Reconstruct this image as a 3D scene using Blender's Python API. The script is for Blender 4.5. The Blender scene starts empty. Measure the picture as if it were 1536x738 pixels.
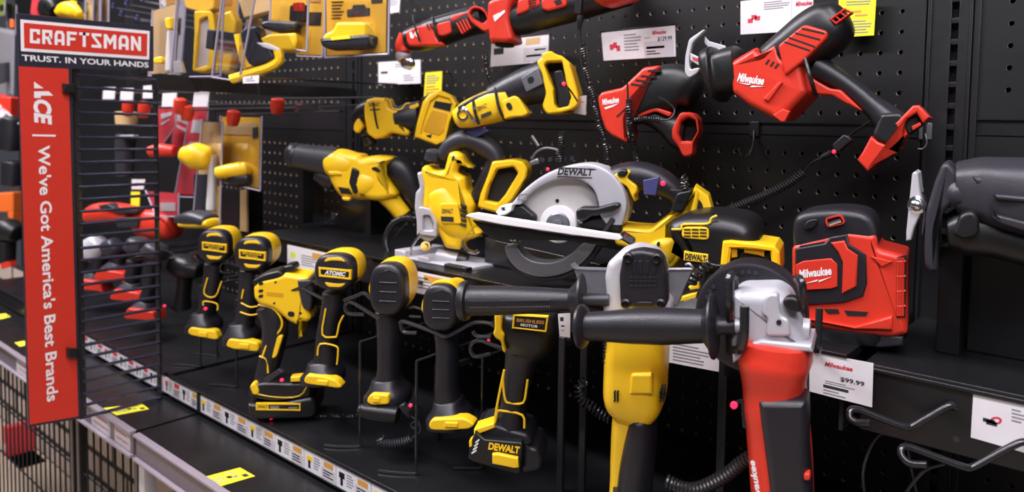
import bpy, math, random
import numpy as np
from mathutils import Vector
random.seed(4)
sc = bpy.context.scene
COL = sc.collection
IN = 0.0254            # builder units are inches; y = 0 is the pegboard face, z = 0 the eye height
ZF = 44.0              # eye height over the floor, inches

# ------------------------------------------------------------------ camera
FPX, CX, CY = 1040.12, 982.2157, 253.1897
YAW, PITCH, ROLL = -0.6008759, 0.05435222, 0.02439875
D0 = 35.075
_fwd = np.array([math.sin(YAW)*math.cos(PITCH), math.cos(YAW)*math.cos(PITCH), -math.sin(PITCH)])
_rt = np.array([math.cos(YAW), -math.sin(YAW), 0.0])
_up = np.cross(_rt, _fwd)
_r = math.cos(ROLL)*_rt + math.sin(ROLL)*_up
_u = -math.sin(ROLL)*_rt + math.cos(ROLL)*_up
CAM = np.array([0.0, -D0, 0.0])
cd = bpy.data.cameras.new('camera')
cam = bpy.data.objects.new('camera', cd)
COL.objects.link(cam)
from mathutils import Matrix
mw = Matrix(((_r[0], _u[0], -_fwd[0], 0), (_r[1], _u[1], -_fwd[1], -D0*IN), (_r[2], _u[2], -_fwd[2], ZF*IN), (0, 0, 0, 1)))
cam.matrix_world = mw
cd.sensor_fit = 'HORIZONTAL'; cd.sensor_width = 36.0
cd.lens = FPX*36.0/1536.0
cd.shift_x = (768-CX)/1536.0
cd.shift_y = (CY-369)/1536.0
cd.clip_start = 0.02; cd.clip_end = 60
cd.dof.use_dof = True; cd.dof.focus_distance = 30*IN; cd.dof.aperture_fstop = 5.2
sc.camera = cam

# ------------------------------------------------------------------ exposure, world, shop lights
sc.view_settings.view_transform = 'Standard'
sc.view_settings.look = 'None'
sc.view_settings.gamma = 1.0
sc.view_settings.use_curve_mapping = False
sc.view_settings.exposure = 0.0
sc.cycles.use_denoising = True
sc.cycles.max_bounces = 8
sc.cycles.transparent_max_bounces = 16
wd = bpy.data.worlds.new('shop_air'); sc.world = wd
wd.use_nodes = True
wd.node_tree.nodes['Background'].inputs[0].default_value = (0.80, 0.82, 1.0, 1)
wd.node_tree.nodes['Background'].inputs[1].default_value = 0.07

def area(name, loc, target, sx, sy, power, col=(1, 1, 1)):
    l = bpy.data.lights.new(name, 'AREA'); l.shape = 'RECTANGLE'
    l.size = sx*IN; l.size_y = sy*IN; l.energy = power; l.color = col
    o = bpy.data.objects.new(name, l); COL.objects.link(o)
    p = Vector((loc[0], loc[1], loc[2]+ZF))*IN; t = Vector((target[0], target[1], target[2]+ZF))*IN
    o.location = p
    o.rotation_euler = (t-p).to_track_quat('-Z', 'Y').to_euler()
    return o
# rows of ceiling fluorescents over the aisle
area('ceiling_tube_light', (-30, -45, 66), (-30, -16, -10), 150, 8, 90, (0.97, 0.93, 1.0))
area('ceiling_tube_light', (-96, -44, 66), (-92, -8, -6), 90, 8, 72, (0.97, 0.93, 1.0))
area('ceiling_tube_light', (34, -78, 62), (-20, -8, -8), 90, 10, 42, (0.97, 0.94, 1.0))

# ------------------------------------------------------------------ helpers
def ray(u, v):
    return _r*((u-CX)/FPX) - _u*((v-CY)/FPX) + _fwd
def atY(u, v, Y):
    d = ray(u, v); return CAM + d*((Y+D0)/d[1])
def atZ(u, v, Z):
    d = ray(u, v); return CAM + d*(Z/d[2])
def depth(P):
    return float(np.dot(np.asarray(P, float)-CAM, _fwd))

class F:
    """a tool's own plane: anchor point, normal n towards the shopper, right a, up b"""
    def __init__(s, u, v, Y, az=0.0, tilt=0.0, P0=None):
        s.P0 = atY(u, v, Y) if P0 is None else np.array(P0, float)
        r, t = math.radians(az), math.radians(tilt)
        s.a = np.array([math.cos(r), math.sin(r), 0.0])
        n0 = np.array([math.sin(r), -math.cos(r), 0.0])
        s.n = n0*math.cos(t) + np.array([0, 0, 1.0])*math.sin(t)
        s.b = np.cross(s.n, s.a)
        s.s = depth(s.P0)/FPX
    def P(s, u, v, h=0.0):
        d = ray(u, v)
        q = s.P0 + s.n*h
        return CAM + d*(np.dot(q-CAM, s.n)/np.dot(d, s.n))
    def L(s, u, v, h=0.0):
        p = s.P(u, v, h) - s.P0
        return np.array([np.dot(p, s.a), np.dot(p, s.b)])
    def W(s, ab, h):
        return s.P0 + s.a*ab[0] + s.b*ab[1] + s.n*h

def R(x0, y0, k, pts):
    return [(x0+p[0]/k, y0+p[1]/k) + tuple(p[2:]) for p in pts]
def T(i, j, pts):
    return R(384*i, 184*j, 4.0, pts)

class G:
    def __init__(s): s.v = []; s.f = []
    def add(s, vs, fs):
        o = len(s.v); s.v += [tuple(map(float, p)) for p in vs]; s.f += [tuple(i+o for i in f) for f in fs]; return s

def chaikin(p, n, closed=True):
    p = [np.array(q, float) for q in p]
    for _ in range(n):
        q = []
        m = len(p)
        for i in range(m if closed else m-1):
            a, b = p[i], p[(i+1) % m]
            q += [a*.75+b*.25, a*.25+b*.75]
        if not closed: q = [p[0]]+q+[p[-1]]
        p = q
    return p
def rnd(P, r_, k=3):
    """round the corners of a closed outline by a radius"""
    P = [np.array(p, float) for p in P]; out = []; n = len(P)
    for i in range(n):
        a, b, c = P[i-1], P[i], P[(i+1) % n]
        l1 = np.hypot(*(a-b)) or 1e-9; l2 = np.hypot(*(c-b)) or 1e-9
        d1 = min(r_, .42*l1); d2 = min(r_, .42*l2)
        p, q = b+(a-b)/l1*d1, b+(c-b)/l2*d2
        for j in range(k+1):
            t = j/k; out.append(p*(1-t)**2+b*2*t*(1-t)+q*t*t)
    return out
RAD = {0: 0, 1: .16, 2: .5}
def catmull(st, sub):
    st = [np.array(x, float) for x in st]
    if len(st) < 3 or sub < 2:
        if len(st) == 2 and sub > 1:
            return [st[0]*(1-k/sub)+st[1]*(k/sub) for k in range(sub)]+[st[1]]
        return st
    out = []
    e = [2*st[0]-st[1]] + st + [2*st[-1]-st[-2]]
    for i in range(1, len(e)-2):
        for k in range(sub):
            t = k/sub
            out.append(.5*((2*e[i])+(e[i+1]-e[i-1])*t+(2*e[i-1]-5*e[i]+4*e[i+1]-e[i+2])*t*t+(3*e[i]-e[i-1]-3*e[i+1]+e[i+2])*t**3))
    out.append(st[-1])
    return out
def inset(P, d):
    """move an outline inwards by d, never past its own middle and never folding over"""
    P = np.array(P, float); n = len(P)
    e = np.roll(P, -1, 0)-P; L = np.hypot(e[:, 0], e[:, 1])+1e-9
    nn = np.stack([-e[:, 1], e[:, 0]], 1)/L[:, None]
    m = np.roll(nn, 1, 0)+nn; k = (m**2).sum(1)
    m = m*(2/np.maximum(k, .5))[:, None]
    ml = np.hypot(m[:, 0], m[:, 1])+1e-9; u = m/ml[:, None]
    lim = np.full(n, 1e9)
    A, E = P, e                                # distance inwards to the far side
    for i in range(n):
        den = u[i, 0]*E[:, 1]-u[i, 1]*E[:, 0]
        den = np.where(np.abs(den) < 1e-12, 1e-12, den)
        q = A-P[i]
        t_ = (q[:, 0]*E[:, 1]-q[:, 1]*E[:, 0])/den; w = (q[:, 0]*u[i, 1]-q[:, 1]*u[i, 0])/den
        ok = (t_ > 1e-6) & (w >= 0) & (w <= 1); ok[i] = False; ok[i-1] = False
        if ok.any(): lim[i] = t_[ok].min()*.42
    for _ in range(2): lim = np.minimum(lim, (np.roll(lim, 1)+np.roll(lim, -1))/2+L*.5)
    Q = P+u*np.minimum(ml*d, lim)[:, None]
    for _ in range(12):
        f = np.roll(Q, -1, 0)-Q
        bad = np.nonzero((f*e).sum(1) < 0)[0]
        if not len(bad): break
        for i in bad:
            j = (i+1) % n; c = (Q[i]+Q[j])/2; Q[i] = c; Q[j] = c
    return list(Q)
def area2(P):
    return sum(P[i-1][0]*P[i][1]-P[i][0]*P[i-1][1] for i in range(len(P)))/2

def plate(g, fr, px, h0, h1, bev=.06, sm=1, hs=None, back=None, local=False):
    """outline seen in the photo, extruded straight along the plane's normal from h0 to h1 with a rounded rim"""
    hs = (h1 if h1-h0 < 1.2 else h1-.3*(h1-h0)) if hs is None else hs
    P = [np.array(p, float) for p in px] if local else [fr.L(p[0], p[1], hs) for p in px]
    if area2(P) < 0: P = P[::-1]
    if sm: P = rnd(P, RAD[sm])
    n = len(P); lay = []
    back = min(bev, .06) if back is None else back
    if back > 0: lay += [(back, h0), (back*.3, h0+back*.3), (0, h0+back)]
    else: lay += [(0, h0)]
    if bev > 0: lay += [(bev*(1-math.cos(a)), h1-bev+bev*math.sin(a)) for a in (0, .4, .8, 1.2, math.pi/2)]
    else: lay += [(0, h1)]
    vs = []
    for d, h in lay:
        vs += [fr.W(q, h) for q in (inset(P, d) if d > 0 else P)]
    fs = []
    for k in range(len(lay)-1):
        for i in range(n):
            j = (i+1) % n
            fs.append((k*n+i, k*n+j, (k+1)*n+j, (k+1)*n+i))
    fs.append(tuple(range(n))[::-1])
    fs.append(tuple((len(lay)-1)*n+i for i in range(n)))
    return g.add(vs, fs)

def resample(P, n):
    P = [np.array(p, float) for p in P]; m = len(P)
    L = [0.0]
    for i in range(m): L.append(L[-1]+np.hypot(*(P[(i+1) % m]-P[i])))
    out = []; j = 0
    for k in range(n):
        t = L[-1]*k/n
        while L[j+1] < t: j += 1
        f = (t-L[j])/max(1e-9, L[j+1]-L[j])
        out.append(P[j]*(1-f)+P[(j+1) % m]*f)
    return out
def ring(g, fr, outer, inner, h0, h1, sm=1, N=64, bev=.05):
    """a frame: outline with an opening"""
    A = [fr.L(p[0], p[1], h1) for p in outer]; B = [fr.L(p[0], p[1], h1) for p in inner]
    if sm: A, B = rnd(A, RAD[sm]), rnd(B, RAD[sm]*.6)
    c = (np.max(B, axis=0)+np.min(B, axis=0))/2
    ang = sorted(set([round(math.atan2(p[1]-c[1], p[0]-c[0]), 4) for p in A+B]+[round(-math.pi+2*math.pi*k/N, 4) for k in range(N)]))
    N = len(ang)
    def prep(P, far):
        out = []
        for t in ang:
            d = np.array([math.cos(t), math.sin(t)]); hits = []
            for i in range(len(P)):
                p, q = P[i-1]-c, P[i]-c; e = q-p
                den = d[0]*e[1]-d[1]*e[0]
                if abs(den) < 1e-12: continue
                s_ = (p[0]*e[1]-p[1]*e[0])/den; w = (p[0]*d[1]-p[1]*d[0])/den
                if s_ > 0 and -1e-6 <= w <= 1+1e-6: hits.append(s_)
            out.append(c+d*((max(hits) if far else min(hits)) if hits else .01))
        return out
    A, B = prep(A, True), prep(B, False)
    rows = []
    for k in range(N):
        w = A[k]-B[k]; l = np.hypot(*w) or 1e-9; e = w/l*min(bev, l*.3)
        rows.append([fr.W(A[k], h0), fr.W(A[k], h1-bev), fr.W(A[k]-e, h1), fr.W(B[k]+e, h1), fr.W(B[k], h1-bev), fr.W(B[k], h0)])
    vs = [p for r_ in rows for p in r_]; fs = []
    for k in range(N):
        q = (k+1) % N
        for i in range(6):
            j = (i+1) % 6
            fs.append((k*6+i, q*6+i, q*6+j, k*6+j))
    return g.add(vs, fs)

def band(g, fr, A, B, h0, h1, N=40, bev=.08):
    """a curved band between two edges, with thickness"""
    A = catmull([fr.L(p[0], p[1], h1) for p in A], 8); B = catmull([fr.L(p[0], p[1], h1) for p in B], 8)
    def rs(P):
        L = [0.0]
        for i in range(len(P)-1): L.append(L[-1]+np.hypot(*(P[i+1]-P[i])))
        t = np.linspace(0, L[-1], N); P = np.array(P)
        return np.stack([np.interp(t, L, P[:, 0]), np.interp(t, L, P[:, 1])], 1)
    A, B = rs(A), rs(B); rows = []
    for a, b in zip(A, B):
        w = b-a; l = np.hypot(*w) or 1e-9; e = w/l*min(bev, .3*l); d = min(bev, (h1-h0)*.45)
        rows.append([fr.W(a, h0), fr.W(a, h1-d), fr.W(a+e*.3, h1-d*.3), fr.W(a+e, h1), fr.W(b-e, h1), fr.W(b-e*.3, h1-d*.3), fr.W(b, h1-d), fr.W(b, h0)])
    m = 8; vs = [p for r_ in rows for p in r_]; fs = []
    for k in range(N-1):
        for i in range(m):
            j = (i+1) % m; fs.append((k*m+i, (k+1)*m+i, (k+1)*m+j, k*m+j))
    fs.append(tuple(range(m))); fs.append(tuple((N-1)*m+i for i in range(m))[::-1])
    return g.add(vs, fs)

def sup(c, e):
    return math.copysign(abs(c)**(2.0/e), c)
def loft(g, fr, st, sub=5, n=20, e=2.3, cap=(.45, .45), h=0.0):
    """rounded body along a spine: stations (u, v, half width px, half thickness inch, offset)"""
    st = [tuple(s) + (0.0,)*(5-len(s)) for s in st]
    Q = []
    for (u, v, w, t, hh) in st:
        Q.append(np.concatenate([fr.P(u, v, h+hh), [w*fr.s, t]]))
    Q = catmull(Q, sub)
    C = [q[:3] for q in Q]; m = len(Q)
    rings = []
    for i in range(m):
        tg = C[min(i+1, m-1)]-C[max(i-1, 0)]
        tg = tg/np.linalg.norm(tg)
        side = np.cross(fr.n, tg); side /= np.linalg.norm(side)
        rings.append((C[i], side, np.cross(tg, side), tg, abs(Q[i][3]), abs(Q[i][4])))
    def dome(r_, k, sgn):
        c, s_, n_, t_, w, th = r_
        out = []
        for a in (.35, .7, 1.05, 1.4):
            f = math.cos(a); out.append((c+t_*sgn*k*min(w, th*1.4)*math.sin(a), s_, n_, t_, w*f, th*f))
        return out
    if cap[0] > 0: rings = dome(rings[0], cap[0], -1)[::-1]+rings
    if cap[1] > 0: rings = rings+dome(rings[-1], cap[1], 1)
    vs = []
    for c, s_, n_, t_, w, th in rings:
        for k in range(n):
            a = 2*math.pi*k/n
            vs.append(c+s_*w*sup(math.cos(a), e)+n_*th*sup(math.sin(a), e))
    fs = []
    for i in range(len(rings)-1):
        for k in range(n):
            q = (k+1) % n
            fs.append((i*n+k, i*n+q, (i+1)*n+q, (i+1)*n+k))
    fs.append(tuple(range(n))[::-1]); fs.append(tuple((len(rings)-1)*n+k for k in range(n)))
    return g.add(vs, fs)

def basis(A):
    A = np.asarray(A, float); A = A/np.linalg.norm(A)
    t = np.array([0, 0, 1.0]) if abs(A[2]) < .9 else np.array([1.0, 0, 0])
    x = np.cross(t, A); x /= np.linalg.norm(x)
    return A, x, np.cross(A, x)
def lathe(g, P, A, prof, n=32, sq=(1, 1), e=2, closed=False):
    """turned shape: profile (distance along axis, radius)"""
    A, x, y = basis(A); P = np.asarray(P, float)
    vs = []
    for d, r_ in prof:
        for k in range(n):
            a = 2*math.pi*k/n
            vs.append(P+A*d+x*r_*sq[0]*sup(math.cos(a), e)+y*r_*sq[1]*sup(math.sin(a), e))
    fs = []; m = len(prof)
    for i in range(m if closed else m-1):
        i2 = (i+1) % m
        for k in range(n):
            q = (k+1) % n
            fs.append((i*n+k, i*n+q, i2*n+q, i2*n+k))
    if not closed:
        fs.append(tuple(range(n))[::-1]); fs.append(tuple((m-1)*n+k for k in range(n)))
    return g.add(vs, fs)

def tube(g, pts, r_, n=8, sub=6, closed=False):
    C = catmull([np.array(p, float) for p in pts], sub)
    m = len(C); vs = []; prev = None
    for i in range(m):
        tg = C[min(i+1, m-1)]-C[max(i-1, 0)]; l = np.linalg.norm(tg)
        tg = tg/l if l > 1e-9 else np.array([0, 0, 1.0])
        if prev is None: _, x, y = basis(tg)
        else:
            x = prev-tg*np.dot(prev, tg); x /= (np.linalg.norm(x) or 1); y = np.cross(tg, x)
        prev = x
        for k in range(n):
            a = 2*math.pi*k/n; vs.append(C[i]+(x*math.cos(a)+y*math.sin(a))*r_)
    fs = []
    for i in range(m-1):
        for k in range(n):
            q = (k+1) % n; fs.append((i*n+k, i*n+q, (i+1)*n+q, (i+1)*n+k))
    fs.append(tuple(range(n))[::-1]); fs.append(tuple((m-1)*n+k for k in range(n)))
    return g.add(vs, fs)
def coil(g, pts, Rr, wr, pitch, n=6, per=12):
    C = catmull([np.array(p, float) for p in pts], 12)
    L = [0.0]
    for i in range(len(C)-1): L.append(L[-1]+np.linalg.norm(C[i+1]-C[i]))
    turns = L[-1]/pitch; N = int(turns*per); out = []; j = 0; prev = None
    for k in range(N+1):
        t = L[-1]*k/N
        while j < len(L)-2 and L[j+1] < t: j += 1
        f = (t-L[j])/max(1e-9, L[j+1]-L[j]); c = C[j]*(1-f)+C[j+1]*f
        tg = C[j+1]-C[j]; tg = tg/(np.linalg.norm(tg) or 1)
        if prev is None: _, x, y = basis(tg)
        else:
            x = prev-tg*np.dot(prev, tg); x /= (np.linalg.norm(x) or 1); y = np.cross(tg, x)
        prev = x; a = 2*math.pi*k/per
        out.append(c+(x*math.cos(a)+y*math.sin(a))*Rr)
    return tube(g, out, wr, n=n, sub=1)
def bx(g, x0, x1, y0, y1, z0, z1, bev=0.0):
    fr = F(0, 0, 0, P0=(0, 0, 0))
    # n = -y, so h = -y
    return plate(g, fr, [(x0, z0), (x1, z0), (x1, z1), (x0, z1)], -y1, -y0, bev, 0, local=True, back=bev)

# ------------------------------------------------------------------ materials
def mat(name, rgb, rough=.45, metal=0.0, spec=.5, bump=0.0, scale=60.0, var=.12, emit=None, coat=0.0):
    m = bpy.data.materials.new(name); m.use_nodes = True
    nt = m.node_tree; b = nt.nodes['Principled BSDF']
    b.inputs['Metallic'].default_value = metal
    b.inputs['Specular IOR Level'].default_value = spec
    b.inputs['Coat Weight'].default_value = coat
    tc = nt.nodes.new('ShaderNodeTexCoord')
    no = nt.nodes.new('ShaderNodeTexNoise'); no.inputs['Scale'].default_value = scale; no.inputs['Detail'].default_value = 4
    nt.links.new(tc.outputs['Object'], no.inputs['Vector'])
    mr = nt.nodes.new('ShaderNodeMapRange'); mr.inputs['To Min'].default_value = max(.04, rough*(1-var)); mr.inputs['To Max'].default_value = min(1, rough*(1+var))
    nt.links.new(no.outputs['Fac'], mr.inputs['Value']); nt.links.new(mr.outputs['Result'], b.inputs['Roughness'])
    mx = nt.nodes.new('ShaderNodeMix'); mx.data_type = 'RGBA'
    mx.inputs['A'].default_value = (rgb[0]*(1-var*.5), rgb[1]*(1-var*.5), rgb[2]*(1-var*.5), 1)
    mx.inputs['B'].default_value = (min(1, rgb[0]*(1+var*.5)), min(1, rgb[1]*(1+var*.5)), min(1, rgb[2]*(1+var*.5)), 1)
    nt.links.new(no.outputs['Fac'], mx.inputs['Factor']); nt.links.new(mx.outputs['Result'], b.inputs['Base Color'])
    if bump > 0:
        n2 = nt.nodes.new('ShaderNodeTexNoise'); n2.inputs['Scale'].default_value = 900; n2.inputs['Detail'].default_value = 2
        nt.links.new(tc.outputs['Object'], n2.inputs['Vector'])
        bp = nt.nodes.new('ShaderNodeBump'); bp.inputs['Strength'].default_value = bump; bp.inputs['Distance'].default_value = .0004
        nt.links.new(n2.outputs['Fac'], bp.inputs['Height']); nt.links.new(bp.outputs['Normal'], b.inputs['Normal'])
    if emit:
        b.inputs['Emission Color'].default_value = (*rgb, 1); b.inputs['Emission Strength'].default_value = emit
    return m
def clear(name, tint, refl=.03, rough=.08):
    m = bpy.data.materials.new(name); m.use_nodes = True
    nt = m.node_tree; nt.nodes.remove(nt.nodes['Principled BSDF'])
    out = nt.nodes['Material Output']
    t = nt.nodes.new('ShaderNodeBsdfTransparent'); t.inputs['Color'].default_value = (*tint, 1)
    gl = nt.nodes.new('ShaderNodeBsdfGlossy'); gl.inputs['Roughness'].default_value = rough
    lw = nt.nodes.new('ShaderNodeLayerWeight'); lw.inputs['Blend'].default_value = .35
    ma = nt.nodes.new('ShaderNodeMath'); ma.operation = 'MULTIPLY_ADD'; ma.inputs[1].default_value = .16; ma.inputs[2].default_value = refl
    mx = nt.nodes.new('ShaderNodeMixShader')
    nt.links.new(lw.outputs['Fresnel'], ma.inputs[0]); nt.links.new(ma.outputs[0], mx.inputs['Fac'])
    nt.links.new(t.outputs[0], mx.inputs[1]); nt.links.new(gl.outputs[0], mx.inputs[2]); nt.links.new(mx.outputs[0], out.inputs['Surface'])
    return m
M = dict(
    yel=mat('yellow_plastic', (.90, .55, .012), .36, bump=.15),
    yel2=mat('deep_yellow_plastic', (.66, .33, .008), .42, bump=.15),
    red=mat('red_plastic', (.62, .034, .016), .38, bump=.15),
    blk=mat('black_plastic', (.0075, .0075, .008), .40, bump=.2),
    gry=mat('charcoal_rubber', (.0125, .0115, .0155), .40, bump=.5),
    gry2=mat('dark_grey_plastic', (.025, .0235, .031), .43, bump=.4),
    hole=mat('black_recess', (.004, .004, .004), .8),
    alu=mat('cast_aluminium', (.60, .59, .62), .42, metal=.35, bump=.4),
    lgr=mat('silver_grey_paint', (.50, .49, .53), .38, metal=.2),
    mid=mat('grey_metal', (.22, .22, .24), .38, metal=.7),
    chr=mat('chrome', (.75, .75, .77), .16, metal=1.0),
    wire=mat('black_wire', (.016, .016, .018), .22, spec=.7),
    cord=mat('black_cord', (.014, .014, .015), .28, spec=.6),
    peg=mat('black_pegboard', (.0045, .0045, .0047), .5, spec=.4, bump=.25, scale=9, var=.2),
    pegc=mat('hardboard_edge', (.42, .33, .24), .8),
    shelf=mat('black_steel_shelf', (.008, .008, .009), .33, spec=.5, scale=14, var=.3),
    post=mat('black_steel_post', (.010, .010, .011), .36),
    rail=mat('grey_price_rail', (.10, .08, .10), .32, spec=.5),
    railc=mat('clear_rail_lip', (.27, .23, .26), .25),
    pap=mat('white_paper', (.66, .63, .645), .6),
    pap2=mat('grey_print_panel', (.50, .47, .49), .6),
    ink=mat('black_ink', (.02, .02, .022), .6),
    inkg=mat('grey_ink', (.22, .21, .22), .6),
    inkr=mat('red_ink', (.55, .03, .05), .6),
    inko=mat('orange_ink', (.56, .28, .05), .6),
    ytag=mat('yellow_tag_paper', (.86, .78, .02), .55),
    sred=mat('sign_red', (.62, .034, .018), .4),
    snav=mat('sign_navy', (.022, .022, .036), .35),
    wht=mat('white_vinyl', (.84, .82, .83), .4),
    blu=mat('violet_tag_plastic', (.055, .055, .16), .3),
    led=mat('pink_led', (1.0, .02, .09), .4, emit=1.0),
    clr=clear('clear_blister', (.93, .93, .95)),
    smk=clear('smoked_acrylic', (.55, .55, .58), .05, .15),
    card=mat('yellow_card', (.80, .44, .03), .5),
    tan=mat('tan_card', (.55, .36, .16), .6),
    org=mat('orange_plastic', (.75, .14, .02), .4),
    pale=mat('pale_grey_card', (.55, .52, .50), .6),
    wred=mat('red_card', (.62, .04, .05), .5),
    zinc=mat('zinc_plate', (.26, .26, .29), .35, metal=.6),
    grid=mat('blue_black_wire', (.022, .022, .045), .25, spec=.8),
    edge=mat('blister_edge_highlight', (.36, .33, .42), .2),  # pale lilac standing in for the shine on clear plastic edges
    lime=mat('lime_plastic', (.55, .70, .03), .4),
)

# ------------------------------------------------------------------ objects
ORG = {}
def thing(name, label, cat, P, group=None):
    o = bpy.data.objects.new(name, None); COL.objects.link(o)
    o.empty_display_size = .02
    o.location = (P[0]*IN, P[1]*IN, (P[2]+ZF)*IN)
    o['label'] = label; o['category'] = cat
    if group: o['group'] = group
    ORG[o.name] = np.array(P, float)
    return o
def mesh(name, g, org, m, sharp=38):
    me = bpy.data.meshes.new(name)
    vs = [((p[0]-org[0])*IN, (p[1]-org[1])*IN, (p[2]-org[2])*IN) for p in g.v]
    me.from_pydata(vs, [], g.f); me.update()
    me.materials.append(m)
    if sharp:
        me.shade_smooth(); me.set_sharp_from_angle(angle=math.radians(sharp))
    return me
NEST = {'bolt': ('gear_cap',), 'cap_relief': ('gear_cap',), 'latch_button': ('battery_latch',), 'lettering': ('badge', 'name_plate', 'name_panel', 'label_outline'),
        'contact_block': ('battery_socket',), 'contact_tray': ('battery_socket',), 'dock_contacts': ('battery_dock',), 'battery_socket': ('battery_foot', 'battery_frame', 'battery_collar', 'battery_dock'),
        'plate_badge': ('steel_plate',), 'grip_dots': ('side_handle',), 'gauge': ('window_border', 'battery_base'), 'rail_lip': ('price_rail',), 'cap_ribs': ('motor_cap',), 'cap_trim': ('motor_cap',), 'badge': ('motor_cap',),
        'arbor_bolt': ('blade_washer',), 'shoe_underside': ('shoe',), 'shoe_marking': ('saw_shoe',), 'guard_marks': ('wheel_guard',), 'vent_grille': ('vent_panel',), 'side_insert': ('side_panel',), 'grip_band': ('grip',)}
APART = {'post', 'bracket', 'side_column', 'clip', 'wheel_guard', 'side_panel', 'body_ridge', 'tie_strap', 'guard_tab', 'foot_trim', 'bevel_lever', 'bevel_rod', 'lever', 'body', 'base', 'gear_rib',
         'tool', 'cable_end', 'top_grip', 'loop', 'tube_end', 'far_rod', 'near_rod', 'trigger_lever', 'shoe_arm', 'strap', 'battery_socket', 'bracket', 'battery_latch'}
def islands(g):
    p = list(range(len(g.v)))
    def find(i):
        while p[i] != i: p[i] = p[p[i]]; i = p[i]
        return i
    for f in g.f:
        r0 = find(f[0])
        for i in f[1:]: p[find(i)] = r0
    out = {}
    for f in g.f: out.setdefault(find(f[0]), []).append(f)
    res = []
    for fs in out.values():
        used = sorted(set(i for f in fs for i in f)); ix = {u: k for k, u in enumerate(used)}
        h = G(); h.v = [g.v[i] for i in used]; h.f = [tuple(ix[i] for i in f) for f in fs]; res.append(h)
    return res
def part(name, g, m, parent, label=None, sharp=38):
    if name in APART or name in ('slots', 'print'):
        isl = islands(g)
        if 1 < len(isl) <= (16 if name == 'slots' else 4 if name == 'print' else 8):
            for h in isl: o = part_('slot' if name == 'slots' else name, h, m, parent, label, sharp)
            return o
    return part_(name, g, m, parent, label, sharp)
def part_(name, g, m, parent, label=None, sharp=38):
    org = ORG[parent.name]
    if name in NEST and parent.parent is None:
        for c in reversed(list(parent.children)):
            if c.name.split('.')[0] in NEST[name]: parent = c; break
    if parent.parent is not None and parent.parent.parent is not None: parent = parent.parent
    o = bpy.data.objects.new(name, mesh(name, g, org, M[m], sharp)); COL.objects.link(o)
    o.parent = parent; ORG[o.name] = org
    if sharp and len(g.v) < 20000:
        w = o.modifiers.new('weighted_normal', 'WEIGHTED_NORMAL'); w.keep_sharp = True; w.weight = 80
    if label: o['label'] = label
    return o
def solo(name, g, m, label, cat, group=None, kind=None, sharp=38):
    c = np.mean(np.array(g.v), axis=0)
    o = bpy.data.objects.new(name, mesh(name, g, c, M[m], sharp)); COL.objects.link(o)
    o.location = (c[0]*IN, c[1]*IN, (c[2]+ZF)*IN); ORG[o.name] = c
    if label: o['label'] = label; o['category'] = cat
    if group: o['group'] = group
    if kind: o['kind'] = kind
    return o
def struct(name, g, m, sharp=38):
    return solo(name, g, m, None, None, kind='structure', sharp=sharp)

FONT = {}
def glyphs(s, bold=.0, shear=0.0):
    k = (s, bold, shear)
    if k not in FONT:
        cu = bpy.data.curves.new('t', 'FONT'); cu.body = s; cu.size = 1.0; cu.offset = bold; cu.shear = shear; cu.resolution_u = 3
        ob_ = bpy.data.objects.new('t', cu); me = ob_.to_mesh()
        V = np.array([v.co[:] for v in me.vertices]) if len(me.vertices) else np.zeros((0, 3))
        Fc = [tuple(p.vertices) for p in me.polygons]
        ob_.to_mesh_clear(); bpy.data.objects.remove(ob_); bpy.data.curves.remove(cu)
        FONT[k] = (V, Fc)
    return FONT[k]
def text(g, s, fr, p0, p1, hpx, h, bold=.0, shear=0.0, up=None, th=.012):
    """lettering on a surface: baseline from p0 to p1, letter height hpx pixels"""
    V, Fc = glyphs(s, bold, shear)
    if not len(V): return g
    A, B = fr.P(*p0, h), fr.P(*p1, h)
    d = B-A; L = np.linalg.norm(d); d = d/L
    upv = np.cross(fr.n, d); upv /= np.linalg.norm(upv)
    x0, x1 = V[:, 0].min(), V[:, 0].max(); y0, y1 = V[:, 1].min(), V[:, 1].max()
    kx = L/(x1-x0); ky = hpx*fr.s/(y1-y0)
    top = [A+d*((v[0]-x0)*kx)+upv*((v[1]-y0)*ky)+fr.n*th for v in V]
    return g.add(top, Fc)
def bil(q, a, b):
    (x0, y0), (x1, y1), (x2, y2), (x3, y3) = q     # tl tr br bl; a right, b down
    x = (x0*(1-a)+x1*a)*(1-b)+(x3*(1-a)+x2*a)*b
    y = (y0*(1-a)+y1*a)*(1-b)+(y3*(1-a)+y2*a)*b
    return (x, y)
def quadpx(q, a0, a1, b0, b1):
    return [bil(q, a0, b0), bil(q, a1, b0), bil(q, a1, b1), bil(q, a0, b1)]
def card(fr, q, parent, items, m='pap', th=.03, h=0.0, name='paper'):
    """a printed card: paper and its printing, items in the card's own 0..1 coordinates"""
    g = G(); plate(g, fr, q, h-th, h, 0, 0)
    pp = part(name, g, m, parent)
    by = {}
    for it in items:
        gg = by.setdefault(('print', it[1]) if it[0] == 'bar' else ('text', it[7] if len(it) > 7 else 'ink'), G())
        if it[0] == 'bar':
            plate(gg, fr, quadpx(q, *it[2:6]), h-.002, h+.006, 0, 0, back=0)
        elif it[0] == 'text':
            s, a0, a1, b, hp = it[1:6]
            text(gg, s, fr, bil(q, a0, b), bil(q, a1, b), hp, h, bold=it[6] if len(it) > 6 else .01)
    for (k, mm), gg in by.items():
        if len(gg.v): part('lettering' if k == 'text' else 'print', gg, mm, pp)
    return pp
def lines(a0, a1, b0, b1, n, m='inkg', seed=1):
    r_ = random.Random(seed); out = []
    for i in range(n):
        b = b0+(b1-b0)*(i+.2)/n
        out.append(('bar', m, a0, a0+(a1-a0)*r_.uniform(.6, 1), b, b+(b1-b0)*.45/n))
    return out

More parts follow.
